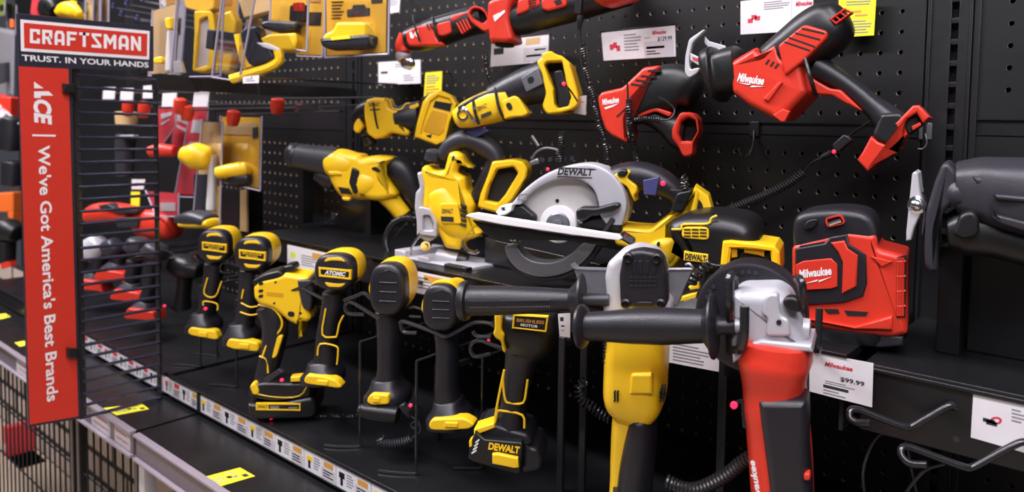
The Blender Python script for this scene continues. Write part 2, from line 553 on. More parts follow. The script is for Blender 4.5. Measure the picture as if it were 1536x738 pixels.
def pj(P):
    q = np.array([np.dot(_r, np.asarray(P, float)-CAM), -np.dot(_u, np.asarray(P, float)-CAM), np.dot(_fwd, np.asarray(P, float)-CAM)])
    return (q[0]/q[2]*FPX+CX, q[1]/q[2]*FPX+CY)

# ------------------------------------------------------------------ pegboard wall, posts, floor
def peg_wall(name, x0, x1, z0, z1, ox, oz):
    """pegboard with real one-inch holes; ox, oz = hole phase"""
    V = []; Fa = []; mi = []
    r_ = .13
    xs = [x for x in np.arange(math.floor(x0)-1+ox, x1+1, 1.0) if x-.5 >= x0 and x+.5 <= x1]
    zs = [z for z in np.arange(math.floor(z0)-1+oz, z1+1, 1.0) if z-.5 >= z0 and z+.5 <= z1]
    ang = [2*math.pi*k/8 for k in range(8)]
    sq = [(.5, 0), (.5, .5), (0, .5), (-.5, .5), (-.5, 0), (-.5, -.5), (0, -.5), (.5, -.5)]
    for x in xs:
        for z in zs:
            o = len(V)
            V += [(x+a, 0, z+b) for a, b in sq]
            V += [(x+r_*math.cos(a), 0, z+r_*math.sin(a)) for a in ang]
            V += [(x+r_*math.cos(a), .2, z+r_*math.sin(a)) for a in ang]
            for k in range(8):
                q = (k+1) % 8
                Fa.append((o+k, o+q, o+8+q, o+8+k)); mi.append(0)
                Fa.append((o+8+k, o+8+q, o+16+q, o+16+k)); mi.append(1)
    X0, X1, Z0, Z1 = xs[0]-.5, xs[-1]+.5, zs[0]-.5, zs[-1]+.5
    for (a, b, c, d) in ((x0, X0, z0, z1), (X1, x1, z0, z1), (X0, X1, z0, Z0), (X0, X1, Z1, z1)):
        if b-a > 1e-4 and d-c > 1e-4:
            o = len(V); V += [(a, 0, c), (b, 0, c), (b, 0, d), (a, 0, d)]; Fa.append((o, o+1, o+2, o+3)); mi.append(0)
    o = len(V); V += [(x0, .75, z0), (x1, .75, z0), (x1, .75, z1), (x0, .75, z1)]; Fa.append((o, o+1, o+2, o+3)); mi.append(2)
    for p, q in ((0, 1), (1, 2), (2, 3), (3, 0)):
        a, b = V[o+p], V[o+q]; k = len(V); V += [a, b, (b[0], 0, b[2]), (a[0], 0, a[2])]; Fa.append((k, k+1, k+2, k+3)); mi.append(2)
    g = G().add(V, Fa)
    ob_ = solo(name, g, 'peg', None, None, kind='structure', sharp=None)
    ob_.data.materials.append(M['pegc']); ob_.data.materials.append(M['hole'])
    ob_.data.polygons.foreach_set('material_index', mi)
    return ob_
peg_wall('wall_back', -54.95, -8.45, -42, 0.0, .453, -.02)
peg_wall('wall_back', -54.95, -8.45, .66, 18, .41, .17)
peg_wall('wall_back', -6.05, 40.9, -42, .20, .265, .06)
peg_wall('wall_back', -6.05, 40.9, .94, 18, .265, .255)
peg_wall('wall_back', -82, -57.1, -42, -.6, .58, -.03)
peg_wall('wall_back', -82, -57.1, 1.2, 24, .58, -.03)
g = G(); bx(g, -103.4, -82, 0, .3, -42, 24); struct('wall_back', g, 'peg')
g = G(); bx(g, -152, -105.6, 0, .3, -42, 28); struct('wall_back', g, 'peg')
for nm, x0, x1, z0, z1 in (('trim_1', -54.95, -8.45, 0, .66), ('trim_2', -6.05, 40.9, .20, .94), ('trim_3', -103.4, -57.1, -.6, 1.2)):
    g = G(); bx(g, x0, x1, .06, .5, z0, z1); bx(g, x0, x1, -.05, .1, z1-.06, z1+.02); bx(g, x0, x1, -.05, .1, z0-.02, z0+.05)
    struct(nm, g, 'post')
def upright(xc, n):
    g = G()
    z0, z1 = -42, 20
    bx(g, xc-1.2, xc-.2, -.06, .5, z0, z1, .03); bx(g, xc+.13, xc+.62, -.06, .5, z0, z1, .03)
    bx(g, xc-1.26, xc-1.08, -.14, .5, z0, z1, .03); bx(g, xc+.62, xc+.76, -.2, .5, z0, z1, .03); bx(g, xc+.8, xc+1.1, -.12, .5, z0, z1, .03)
    z = z0+.4
    while z < z1:
        bx(g, xc-.2, xc+.13, -.03, .4, z, z+.26, .02); z += 1.0
    bx(g, xc-.3, xc+.2, .45, .6, z0, z1)
    struct('column_%d' % n, g, 'post')
upright(-7.08, 1); upright(-55.95, 2); upright(-104.5, 3)
g = G(); bx(g, -170, 45, -150, 20, -46, -44); struct('floor', g, 'pegc')

# ------------------------------------------------------------------ display shelves
ZA, YA = -8.42, -9.0
t = thing('upper_shelf', 'narrow black shelf against the pegboard carrying the corded-style saws and sanders', 'shelf', (-31, -4.5, ZA-.6))
g = G(); bx(g, -54.6, -8.6, YA, -.1, ZA-.35, ZA, .04); part('deck', g, 'shelf', t)
g = G(); bx(g, -54.6, -8.6, YA-.10, YA+.02, ZA-1.75, ZA-.05, .03); bx(g, -54.6, -8.6, YA-.2, YA+.02, ZA-.12, ZA+.02, .03)
part('front_rail', g, 'shelf', t)
for x in (-54.3, -8.9):
    g = G(); bx(g, x-.08, x+.08, YA+.3, -.1, ZA-3.2, ZA-.3, .02); part('bracket', g, 'post', t)
t = thing('side_shelf', 'black shelf with a tall plain front carrying the dark grey saw', 'shelf', (10, -4.5, ZA-1))
g = G(); bx(g, -8.1, 40, -8.6, -.1, -9.15, -8.75, .04); part('deck', g, 'shelf', t)
g = G(); bx(g, -8.1, 40, -8.85, -8.55, -11.3, -8.8, .06); bx(g, -8.0, 40, -8.95, -8.6, -8.95, -8.78, .05); part('front_panel', g, 'shelf', t)
g = G(); bx(g, -8.1, -7.9, -8.5, -.1, -11.2, -9.0, .02); part('end_panel', g, 'shelf', t)

ZB, YB = -18.35, -14.3
def long_shelf(name, label, x0, x1):
    t = thing(name, label, 'shelf', ((x0+x1)/2, -7, ZB-.6))
    g = G(); bx(g, x0, x1, YB, -.1, ZB-.4, ZB, .04); part('deck', g, 'shelf', t)
    g = G(); bx(g, x0, x1, YB-.09, YB+.02, ZB-1.3, ZB+.08, .03); bx(g, x0, x1, YB-.22, YB+.02, ZB+.02, ZB+.18, .04); bx(g, x0, x1, YB-.18, YB, ZB-1.36, ZB-1.26, .03)
    part('front_rail', g, 'shelf', t)
long_shelf('display_shelf', 'middle black shelf under the hanging drills with a row of paper labels on its edge', -55.6, -8.6)
long_shelf('display_shelf', 'middle black shelf under the red drills behind the wire panel', -103.5, -56.3)

ZC, YC = -19.95, -17.9
def deck(name, label, x0, x1, rm):
    t = thing(name, label, 'shelf', ((x0+x1)/2, -9, ZC-1))
    g = G(); bx(g, x0, x1, YC, -.1, ZC-.5, ZC, .03); part('deck', g, 'shelf', t)
    fr = F(0, 0, 0, P0=(0, 0, 0))
    g = G(); bx(g, x0+.15, x1, YC-.12, YC+.1, ZC-1.55, ZC-.1, .02); part('price_rail', g, rm, t)
    g = G(); bx(g, x0+.15, x1, YC-.3, YC+.1, ZC-.16, ZC+.03, .05); bx(g, x0+.15, x1, YC-.34, YC+.1, ZC-1.68, ZC-1.5, .05)
    part('rail_lip', g, 'railc', t)
    return t
deck('base_shelf', 'lowest black shelf with an empty grey price rail along its front', -51.2, -2, 'rail')
left_deck = deck('base_shelf', 'lowest black shelf with a pinkish price rail below the red sign', -103.5, -51.55, 'rail')
frc = F(0, 0, 0, P0=(0, YC-.13, 0))
k = 0
for x0, x1 in ((-54.6, -52.0), (-58.8, -55.4), (-66, -60), (-76, -70), (-88, -82)):
    q = [pj((x0, YC-.13, ZC-.2)), pj((x1, YC-.13, ZC-.2)), pj((x1, YC-.13, ZC-1.45)), pj((x0, YC-.13, ZC-1.45))]
    pl = thing('rail_label', ['faded pink label beside the gap in the lowest price rail', 'faded pink label beside the foot of the red sign', 'faded pink label in the price rail, just past the red sign', 'faded pink label in the price rail, second past the red sign', 'faded pink label in the price rail, last one past the red sign'][k], 'label', frc.P(*q[3]), 'faded labels in the lowest price rail'); k += 1
    card(frc, q, pl, [('bar', 'inkr', .08, .8, .3, .36), ('text', 'CRAFTSMAN', .1, .9, .72, 9, .01, 'inkr')], m='pap2')

# wire bins and blocks under the lowest shelf
g = G(); bx(g, -160, -52.5, -7.0, -6.4, -44, -20.6)
o = solo('bin_wall', g, 'pale', None, None, kind='structure')
mb = bpy.data.materials.new('tan_blocks'); mb.use_nodes = True; nt = mb.node_tree
br = nt.nodes.new('ShaderNodeTexBrick'); tc = nt.nodes.new('ShaderNodeTexCoord'); mp = nt.nodes.new('ShaderNodeMapping')
mp.inputs['Rotation'].default_value = (math.pi/2, 0, 0); mp.inputs['Scale'].default_value = (1, 1, 1)
nt.links.new(tc.outputs['Object'], mp.inputs['Vector']); nt.links.new(mp.outputs[0], br.inputs['Vector'])
br.inputs['Color1'].default_value = (.62, .51, .43, 1); br.inputs['Color2'].default_value = (.48, .39, .33, 1); br.inputs['Mortar'].default_value = (.008, .007, .007, 1)
br.inputs['Scale'].default_value = 1.0; br.inputs['Brick Width'].default_value = .2; br.inputs['Row Height'].default_value = .075; br.inputs['Mortar Size'].default_value = .009
bs = nt.nodes['Principled BSDF']; nt.links.new(br.outputs['Color'], bs.inputs['Base Color']); bs.inputs['Roughness'].default_value = .8
o.data.materials.clear(); o.data.materials.append(mb)
def bin_panel(label, x0, x1, sp):
    t = thing('wire_bin', label, 'wire bin', ((x0+x1)/2, -17.4, -44), 'wire bins under the lowest shelf')
    g = G(); x = x0
    while x <= x1:
        tube(g, [(x, -17.4, -44), (x, -17.4, -21.9)], .065, 6, 1); x += sp
    part('upright_wires', g, 'hole', t)
    g = G()
    for z in (-22, -26.5, -31, -35.5, -40): tube(g, [(x0, -17.3, z), (x1, -17.3, z)], .07, 6, 1)
    part('cross_wires', g, 'hole', t)
    g = G()
    for x in (x0, x1): bx(g, x-.3, x+.3, -17.6, -17.1, -44, -21.8, .08)
    part('post', g, 'post', t)
bin_panel('black wire bin front directly below the foot of the red sign', -63.3, -52.5, 1.35)
bin_panel('black wire bin front farther along the aisle, past the red sign', -98, -64.6, 1.2)
g = G(); bx(g, -52.0, -51.2, -17.6, -16.9, -44, -21.8, .06)
solo('bin_post', g, 'alu', 'pale metal post standing under the empty price rail', 'post')
pA, pB = atY(22, 716, -9.5), atY(14, 645, -9.5)
for x0, x1, z1, m, lb in ((pA[0]-2.5, pA[0]+4, pA[2], 'yel2', 'yellow carton at the bottom of the wire bin'), (pB[0]-.6, pB[0]+.6, pB[2]+.5, 'wred', 'narrow red carton in the far wire bin')):
    t = thing('carton', lb, 'box', ((x0+x1)/2, -11, -44))
    g = G(); bx(g, x0, x1, -10, -7.2, -44, z1, .08); part('box', g, m, t)
    g = G(); bx(g, x0+.2, x1-.2, -10.04, -9.9, z1-3, z1-2.2); part('print', g, 'pale', t)

# ------------------------------------------------------------------ red sign on its wire panel
XS = -56.0
fs = F(0, 0, 0, P0=(XS, -15, 0), az=90)
t = thing('store_sign', 'tall red and navy hanging brand sign clipped to a black wire panel', 'sign', (XS, -20, -19.5))
g = G(); plate(g, fs, [(24.5, 20), (229.5, 39.5), (229.5, 107), (107.5, 103.6), (120.5, 627.3), (42, 640)], -.12, .12, .03, 0, hs=0); part('board', g, 'snav', t)
g = G(); plate(g, fs, [(28, 99.5), (102.5, 103.2), (117.5, 624.5), (44.5, 637)], .1, .14, 0, 0, hs=.12); part('red_panel', g, 'sred', t)
g = G(); plate(g, fs, [(30.5, 29), (224.5, 46.5), (223.8, 89.5), (31.5, 76.5)], .1, .14, 0, 0); part('white_border', g, 'wht', t)
g = G(); plate(g, fs, [(35.5, 34), (221, 50.8), (220.4, 84.6), (36.5, 72)], .12, .155, 0, 0); part('name_panel', g, 'sred', t)
def block_letters(g, fr, s, p0, p1, hpx, h, stroke=.30):
    """squared heavy capitals built from bars and slants on a 1 x 1 cell"""
    S = {'C': [(0, 0, .3, 1), (.3, 0, 1, .2), (.3, .8, 1, 1), (.7, .2, 1, .36), (.7, .64, 1, .8)],
         'R': [(0, 0, .3, 1), (.3, .8, 1, 1), (.7, .42, 1, .8), (.3, .36, .85, .54), [(.45, .36), (.75, .36), (1, 0), (.68, 0)]],
         'A': [(0, 0, .3, .75), (.7, 0, 1, .75), (.3, .22, .7, .4), [(0, .75), (.3, .75), (.45, .82), (.45, 1), (.2, 1)], [(.45, .82), (.7, .75), (1, .75), (.8, 1), (.45, 1)]],
         'F': [(0, 0, .3, 1), (.3, .8, 1, 1), (.3, .4, .85, .58)],
         'T': [(.35, 0, .65, 1), (0, .8, 1, 1)],
         'S': [(0, .8, 1, 1), (0, 0, 1, .2), [(0, .8), (.33, .8), (1, .2), (.67, .2)]],
         'M': [(0, 0, .24, 1), (.76, 0, 1, 1), [(.24, 1), (.24, .62), (.5, .22), (.5, .6)], [(.76, 1), (.5, .6), (.5, .22), (.76, .62)]],
         'N': [(0, 0, .27, 1), (.73, 0, 1, 1), [(.27, 1), (.27, .6), (.73, 0), (.73, .4)]]}
    A, B = np.array(p0, float), np.array(p1, float)
    wid = {'M': 1.25}
    tot = sum(wid.get(c, 1.0) for c in s)+.24*(len(s)-1); x = 0
    e = (B-A)/tot; upv = np.array([0, -1.0])*hpx
    for c in s:
        w = wid.get(c, 1.0)
        for sh in S[c]:
            P = [(sh[0], sh[1]), (sh[2], sh[1]), (sh[2], sh[3]), (sh[0], sh[3])] if isinstance(sh, tuple) else sh
            plate(g, fr, [tuple(A+e*(x+p[0]*w)+upv*p[1]) for p in P], h-.01, h+.012, 0, 0, back=0)
        x += w+.24
g = G(); block_letters(g, fs, 'CRAFTSMAN', (45, 64.5), (211.5, 76.5), 21.5, .16); part('lettering', g, 'wht', t)
g = G(); text(g, 'TRUST. IN YOUR HANDS', fs, (33, 91), (223, 101.5), 8, .14, .02); part('slogan', g, 'wht', t)
def downtext(g, s, fr, p0, p1, wpx, h, bold=.02, shear=0):
    # reads from top to bottom, letter tops to the right
    V, Fc = glyphs(s, bold, shear)
    A, B = fr.P(*p0, h), fr.P(*p1, h); d = B-A; L = np.linalg.norm(d); d /= L
    upv = np.cross(fr.n, d); upv /= np.linalg.norm(upv)
    x0, x1, y0, y1 = V[:, 0].min(), V[:, 0].max(), V[:, 1].min(), V[:, 1].max()
    yl = 0.0; cap = .73
    k = np.linalg.norm(fr.P(p0[0]+wpx, p0[1], h)-A)/cap
    g.add([A+d*((v[0]-x0)*L/(x1-x0))+upv*(v[1])*k+fr.n*.012 for v in V], Fc)
g = G()
downtext(g, "We've Got America's Best Brands", fs, (57.5, 218), (71, 603.5), 17.5, .14, .022)
plate(g, fs, [(48.5, 201.5), (83.5, 202.2), (83.7, 205), (48.6, 204.3)], .13, .152, 0, 0, back=0)
part('slogan', g, 'wht', t)
g = G()
plate(g, fs, R(0, 0, 4, [(205, 490), (262, 530), (205, 530)]), .13, .152, 0, 0, back=0)
plate(g, fs, R(0, 0, 4, [(205, 548), (292, 548), (320, 574), (245, 574), (245, 588), (205, 588)]), .13, .152, 0, 0, back=0)
downtext(g, 'CE', fs, (51.5, 149), (53, 187), 25, .14, .045, .18)
part('emblem', g, 'wht', t)
# clips
g = G()
for u, v in ((104, 133), (110, 531)): plate(g, fs, [(u-8, v-8), (u+8, v-7), (u+8, v+7), (u-8, v+6)], .1, .55, .08, 0)
plate(g, fs, [(211, 102), (220, 103), (220, 113), (211, 112)], .1, .5, .08, 0)
part('clip', g, 'blk', t)
t = thing('grid_divider', 'black wire grid panel standing out from the shelving beside the red sign', 'wire panel', (XS, -17, -19.9))
g = G()
yl, yr = -19.25, -14.82
for i in range(29):
    z = 2.7-(22.5)*i/28
    tube(g, [(XS-.1, yl, z), (XS-.1, yr, z)], .11, 6, 1)
part('cross_wires', g, 'grid', t)
g = G()
tube(g, [(XS-.25, yr, 3.1), (XS-.25, yr, -20.0)], .16, 8, 1); bx(g, XS-.42, XS-.1, yl-.2, yl+.2, -19.9, 3.1, .05)
part('edge_bar', g, 'wire', t)
t = thing('sign_arm', 'straight black steel arm reaching from the pegboard post to the wire panel', 'sign arm', (XS, 0, 2.0))
g = G(); bx(g, XS-.4, XS+.4, -14.9, -.1, 2.08, 3.0, .05); part('bar', g, 'post', t)
g = G(); bx(g, XS-.5, XS+.5, -14.95, -12.3, 2.0, 3.12, .06); part('socket', g, 'post', t)

# ------------------------------------------------------------------ paper labels on the shelf edges
fb = F(0, 0, 0, P0=(0, YB-.13, 0))
xe = [-75, -71.5, -68.2, -65, -61.8, -59.2, -56.6, -53.8, -50.9, -47.6, -44.3, -41, -37.8, -34.6, -31.4, -28.2]
pics = ['far end of the row, behind the red sign', 'behind the wire panel, second past the sign', 'behind the wire panel, third past the sign', 'behind the wire panel, with a small black picture',
        'behind the wire panel, with a red mark', 'behind the wire panel, just inside its edge bar', 'beside the wire panel foot, with a pink heading', 'between the wire panel and the black rail clip',
        'first after the black rail clip, with an orange box', 'with a small black tool picture, second from the clip', 'with a gold drill picture, third from the clip',
        'below the battery drill, with a tall drill picture', 'fifth from the clip, with a grey block and orange box', 'sixth from the clip, with a yellow tool picture', 'last of the row, beneath the front drill']
for i in range(len(xe)-1):
    x0, x1 = xe[i]+.03, xe[i+1]-.03
    z1, z0 = ZB-.12, ZB-1.26
    yq = YB-.13
    q = [pj((x0, yq, z1)), pj((x1, yq, z1)), pj((x1, yq, z0)), pj((x0, yq, z0))]
    t = thing('shelf_label', 'white paper shelf label ' + pics[i], 'label', (x0, yq, z0), 'white labels along the middle shelf edge')
    red = i < 7
    it = [('bar', 'pap2', .55, .97, .42, .97)] + lines(.3, .52, .15, .8, 5, seed=i) + lines(.6, .92, .5, .9, 3, seed=i+50)
    it += [('bar', 'inkr' if red else 'inko', .62, .92, .1, .38)]
    it += [('bar', 'blk' if i % 2 else ('inkr' if red else 'yel'), .08, .24, .22, .5), ('bar', 'blk', .12, .19, .45, .85)]
    card(fb, q, t, it)
g = G(); bx(g, -51.0, -50.75, YB-.28, YB-.1, ZB-1.32, ZB+.1, .04); solo('rail_clip', g, 'blk', 'black clip between two labels on the middle shelf edge', 'clip')
fa = F(0, 0, 0, P0=(0, YA-.13, 0))
def alabel(q, label, items, group='white labels on the upper shelf edge'):
    t = thing('shelf_label', label, 'label', fa.P(*q[3]), group); card(fa, q, t, items); return t
alabel([(431, 367), (491, 380), (491, 411), (431, 399)], 'white shelf label behind the second round drill cap, orange box at its corner',
       lines(.35, .75, .3, .85, 5) + [('bar', 'inko', .62, .88, .12, .4), ('bar', 'lime', .08, .2, .3, .55)])
alabel([(600, 402), (685, 419), (685, 452), (600, 434)], 'white shelf label behind the two ribbed drill caps', lines(.3, .6, .2, .8, 4) + [('bar', 'inko', .42, .78, .1, .36)])
alabel([(1000, 486), (1092, 504), (1090, 560), (1000, 543)], 'white shelf label showing under the dark side handle between the grinders', lines(.1, .75, .45, .95, 6))
q = [(1214, 527.5), (1310, 545), (1308, 611), (1214, 587)]
alabel(q, 'white price label reading $99.99 under the red sander', [('text', '$99.99', .49, .87, .58, 9.5, .02), ('bar', 'ink', .22, .62, .74, .81)]
       + lines(.22, .6, .84, .98, 2) + lines(.25, .75, .62, .72, 2))
fr99 = fa
t99 = [o for o in bpy.data.objects if o.get('label', '').startswith('white price label reading')][0]
g = G(); text(g, 'Milwaukee', fa, bil(q, .24, .28), bil(q, .68, .28), 9, 0.0, .03, .25); part('logo', g, 'inkr', t99)
fb2 = F(0, 0, 0, P0=(0, -8.87, 0))
q = [(1460, 588), (1540, 606), (1540, 680), (1456, 656)]
t = thing('shelf_label', 'white shelf label with a small tool picture on the side shelf front', 'label', fb2.P(*q[3]))
card(fb2, q, t, lines(.72, .98, .15, .45, 4) + [('bar', 'snav', .2, .42, .50, .58), ('bar', 'snav', .26, .46, .53, .62)])
g = G(); ring(g, fb2, [(1494+9*math.cos(a), 631+6*math.sin(a)) for a in np.linspace(0, 6.28, 14)[:-1]], [(1494+5*math.cos(a), 631+3*math.sin(a)) for a in np.linspace(0, 6.28, 14)[:-1]], 0, .006, 0, 24, 0); part('print', g, 'inkr', t)

# yellow sale tags
fz = F(0, 0, 0, P0=(-45, -18, ZC+.02), tilt=90)
def ytag(fr, q, label, seed, parent_group='yellow sale tags'):
    t = thing('sale_tag', label, 'tag', fr.P(*q[3]), parent_group)
    card(fr, q, t, lines(.1, .5, .3, .8, 4, seed=seed) + [('bar', 'ink', .48, .6, .42, .62), ('bar', 'inkg', .62, .72, .5, .68)] + [('bar', 'ink', .8, .92, .6, .85)] + lines(.55, .9, .15, .35, 2, seed=seed), m='ytag', th=.02)
ytag(fz, R(0, 552, 4, [(1200, 660), (1440, 597), (1530, 648), (1290, 718)]), 'yellow sale tag lying alone on the lowest shelf by the empty price rail', 3)
ytag(fz, R(0, 552, 4, [(620, 240), (850, 213), (895, 245), (700, 283)]), 'yellow sale tag lying on the lowest shelf beside the sign foot', 5)
ytag(fz, [(22, 514), (36, 511), (44, 516), (30, 520)], 'yellow sale tag half hidden by the edge of the red sign', 6)
ytag(fz, [(-8, 472), (8, 470), (16, 475), (-4, 480)], 'yellow sale tag last along the lowest shelf, past the red sign', 7)

# tags hanging at the pegboard
def peg_tag(q, Y, label, items, az=0, m='pap', group='price tags hanging on the pegboard', holder=True):
    c = bil(q, .5, .5)
    fr = F(c[0], c[1], Y, az)
    t = thing('price_tag', label, 'tag', fr.P0, group)
    card(fr, q, t, items, m=m, th=.06)
    if holder:
        g = G(); a = fr.P(*bil(q, .5, .05), -.06); tube(g, [a, (a[0], -.02, a[2]+.1)], .06, 6, 1)
        plate(g, fr, quadpx(q, -.02, 1.02, -.06, .05), -.14, -.04, .02, 0); part('holder', g, 'blk', t)
    return t, fr
r2 = lambda p: R(880, 0, 2.838, p)
q = r2([(62, 140), (375, 108), (378, 240), (72, 258)])
t, fr = peg_tag(q, -2.2, 'white price tag reading $129.99 above the small red saw', lines(.3, .55, .12, .75, 6) + [('bar', 'pap2', .57, .98, .45, .98), ('text', '$129.99', .76, .96, .48, 7, .02), ('bar', 'ink', .60, .85, .62, .70)] + lines(.6, .8, .75, .92, 2) + lines(.58, .7, .3, .36, 1))
g = G(); text(g, 'Milwaukee', fr, bil(q, .69, .24), bil(q, .88, .24), 6, 0, .03, .25)
for a, b in ((.1, .52), (.15, .46), (.19, .58)): plate(g, fr, quadpx(q, a, a+.05, b-.08, b+.12), -.002, .006, 0, 0, back=0)
part('print', g, 'inkr', t)
q = r2([(655, 5), (965, -30), (960, 128), (655, 147)])
t, fr = peg_tag(q, -1.0, 'white price tag with a small red saw picture above the big red saw', lines(.32, .7, .1, .35, 4) + [('bar', 'pap2', .70, .71, .1, .98)])
g = G(); text(g, 'Milwaukee', fr, bil(q, .76, .32), bil(q, .99, .32), 7, 0, .03, .25)
for a, b in ((.1, .60), (.15, .50), (.2, .54)): plate(g, fr, quadpx(q, a, a+.07, b-.05, b+.08), -.002, .006, 0, 0, back=0)
part('print', g, 'inkr', t)
peg_tag(R(1152, 0, 4, [(425, -20), (650, -30), (635, 212), (415, 224)]), -.6, 'yellow sale tag behind the big red saw', lines(.2, .9, .05, .25, 3) + [('bar', 'inko', .35, .62, .36, .42), ('bar', 'inko', .45, .8, .46, .51)] + lines(.4, .95, .6, .95, 5), m='ytag')
r5 = lambda p: R(560, 0, 3.076, p)
peg_tag(r5([(23, 287), (216, 275), (218, 385), (23, 392)]), -1.2, 'white price tag below the small red multi-tool', lines(.4, .8, .1, .3, 2) + [('bar', 'ink', .06, .22, .42, .52)] + lines(.6, .85, .6, .9, 3))
peg_tag(r5([(545, 190), (810, 160), (805, 285), (540, 308)]), -1.2, 'white price tag with a gold box below the red tool with the slash mark', [('bar', 'tan', .6, .85, .05, .3), ('bar', 'ink', .05, .22, .3, .55), ('bar', 'pap2', .57, .98, .4, .95), ('bar', 'inkg', .76, .95, .48, .54), ('bar', 'ink', .62, .88, .68, .76)])
peg_tag(r5([(240, 335), (318, 328), (312, 440), (232, 450)]), -1.6, 'small yellow sale tag above the yellow angle drill', lines(.1, .9, .12, .5, 4) + lines(.1, .9, .55, .9, 3, m='inko'), m='ytag')
peg_tag(R(384, 0, 4, [(800, -20), (865, -25), (858, 72), (800, 80)]), -1.5, 'white tag behind the yellow battery blister pack', lines(.1, .9, .2, .6, 4))
peg_tag(R(768, 0, 4, [(375, 580), (445, 572), (440, 690), (375, 680)]), -3.0, 'white tag behind the yellow battery frame on the pegboard', lines(.1, .9, .2, .4, 2, m='inkr'))

# ------------------------------------------------------------------ cordless tools on the wall
def P1(m, name, parent, fn, label=None):
    g = G(); fn(g); return part(name, g, m, parent, label)

# -- big red reciprocating saw (upper right)
r3 = lambda p: R(1020, 0, 2.635, p)
f = F(1210, 120, -3.4, az=10)
t = thing('reciprocating_saw', 'large red and black one-handed saw with an open battery foot and steel shoe', 'saw', f.P(1176, 182))
g = G(); loft(g, f, [(1160, 96, 30, 1.35), (1190, 78, 36, 1.45), (1222, 56, 40, 1.45), (1246, 40, 38, 1.4), (1259, 31, 31, 1.2)], e=2.8, cap=(.3, .5)); part('motor_housing', g, 'blk', t)
g = G(); plate(g, f, r3([(215, 250), (320, 190), (330, 220), (395, 172), (425, 240), (490, 235), (500, 290), (520, 370), (430, 460), (405, 480), (290, 420), (225, 370)]), -1.5, 1.45, .35, 1)
part('body', g, 'red', t)
g = G(); plate(g, f, r3([(385, 180), (490, 95), (582, 122), (582, 150), (490, 240), (415, 300)]), .6, 1.62, .12, 1); part('vent_panel', g, 'red', t)
g = G()
for a, b in (((412, 165), (515, 200)), ((430, 148), (535, 185)), ((455, 130), (555, 157)), ((480, 112), (572, 132))):
    plate(g, f, r3([(a[0], a[1]-3), (b[0], b[1]-3), (b[0]-2, b[1]+4), (a[0], a[1]+4)]), 1.55, 1.63, 0, 0)
for x, y in ((340, 250), (358, 258), (376, 266)): plate(g, f, r3([(x-4, y+2), (x+9, y-16), (x+16, y-13), (x+3, y+5)]), 1.3, 1.47, 0, 0)
part('slots', g, 'hole', t)
g = G(); ring(g, f, r3([(590, 75), (650, 30), (682, 48), (615, 98)]), r3([(600, 76), (650, 40), (670, 50), (616, 86)]), 1.0, 1.38, 0, 24); 
for k in (0.3, .62): 
    a = bil(r3([(590, 75), (650, 30), (682, 48), (615, 98)]), k, 0); b = bil(r3([(590, 75), (650, 30), (682, 48), (615, 98)]), k, 1)
    plate(g, f, [a, (a[0]+2, a[1]-1), (b[0]+2, b[1]-1), b], 1.0, 1.36, 0, 0)
part('vent_grille', g, 'red', t)
g = G(); loft(g, f, [(1069, 115, 37, 1.55), (1074, 113, 43, 1.7), (1079, 112, 43, 1.7), (1084, 111, 36, 1.45), (1098, 107, 36, 1.45), (1112, 104, 36, 1.45)], e=3.2, cap=(.1, .1)); part('nose_collar', g, 'blk', t)
g = G(); rr = lambda p: R(880, 0, 2.838, p)
plate(g, f, rr([(505, 125), (440, 170), (425, 240), (422, 310), (440, 335), (480, 310), (490, 290), (470, 290), (445, 300), (440, 250), (455, 185), (508, 132)]), -.1, .2, .06, 1, hs=0)
part('saw_shoe', g, 'alu', t)
g = G(); plate(g, f, rr([(440, 225), (470, 240), (560, 250), (560, 305), (470, 275), (440, 255)]), .1, .3, .04, 0); plate(g, f, rr([(502, 155), (520, 175), (590, 195), (590, 230), (520, 205), (500, 180)]), -.2, -.05, .04, 0)
part('shoe_arm', g, 'alu', t)
g = G(); plate(g, f, rr([(450, 242), (520, 262), (520, 275), (452, 255)]), .28, .32, 0, 0, back=0); part('shoe_marking', g, 'inkr', t)
g = G(); loft(g, f, [(1225, 102, 20, .85), (1250, 115, 17, .75), (1280, 135, 15.5, .7), (1308, 158, 16, .75), (1326, 174, 20, .9), (1345, 194, 25, 1.15)], cap=(.3, .2)); part('grip', g, 'gry', t)
g = G(); plate(g, f, r3([(495, 280), (540, 318), (600, 352), (640, 355), (730, 442), (660, 412), (605, 378), (540, 375), (500, 350)]), -.5, .72, .12, 1); part('trigger_trim', g, 'red', t)
g = G(); plate(g, f, r3([(790, 560), (765, 535), (800, 450), (880, 445), (895, 470), (890, 545), (860, 588)]), -1.0, 1.25, .2, 1); part('foot_core', g, 'blk', t)
g = G(); plate(g, f, r3([(925, 420), (950, 418), (992, 465), (965, 490), (940, 450), (905, 470), (890, 500), (905, 532), (870, 572), (750, 675), (710, 630), (730, 600), (763, 538), (790, 560), (860, 588), (890, 545), (856, 490)]), -1.3, 1.3, .12, 0)
part('battery_foot', g, 'red', t)
g = G(); plate(g, f, r3([(905, 475), (940, 455), (960, 490), (910, 530), (893, 502)]), -1.1, 1.0, .05, 0); part('battery_socket', g, 'hole', t)
g = G(); plate(g, f, r3([(915, 500), (950, 482), (955, 494), (920, 516)]), .9, 1.15, .03, 0); part('contact_block', g, 'red', t)
g = G(); text(g, 'Milwaukee', f, (1105.5, 122), (1145, 128), 13, 1.46, .03, .25)
plate(g, f, r3([(225, 326), (280, 332), (270, 337), (335, 342), (275, 345), (285, 339)]), 1.45, 1.475, 0, 0, back=0)
part('logo', g, 'wht', t)
g = G(); plate(g, f, r3([(330, 390), (390, 325), (405, 325), (350, 400)]), 1.3, 1.6, .05, 0); plate(g, f, r3([(365, 455), (405, 430), (435, 440), (415, 480), (400, 483)]), 1.2, 1.6, .06, 0)
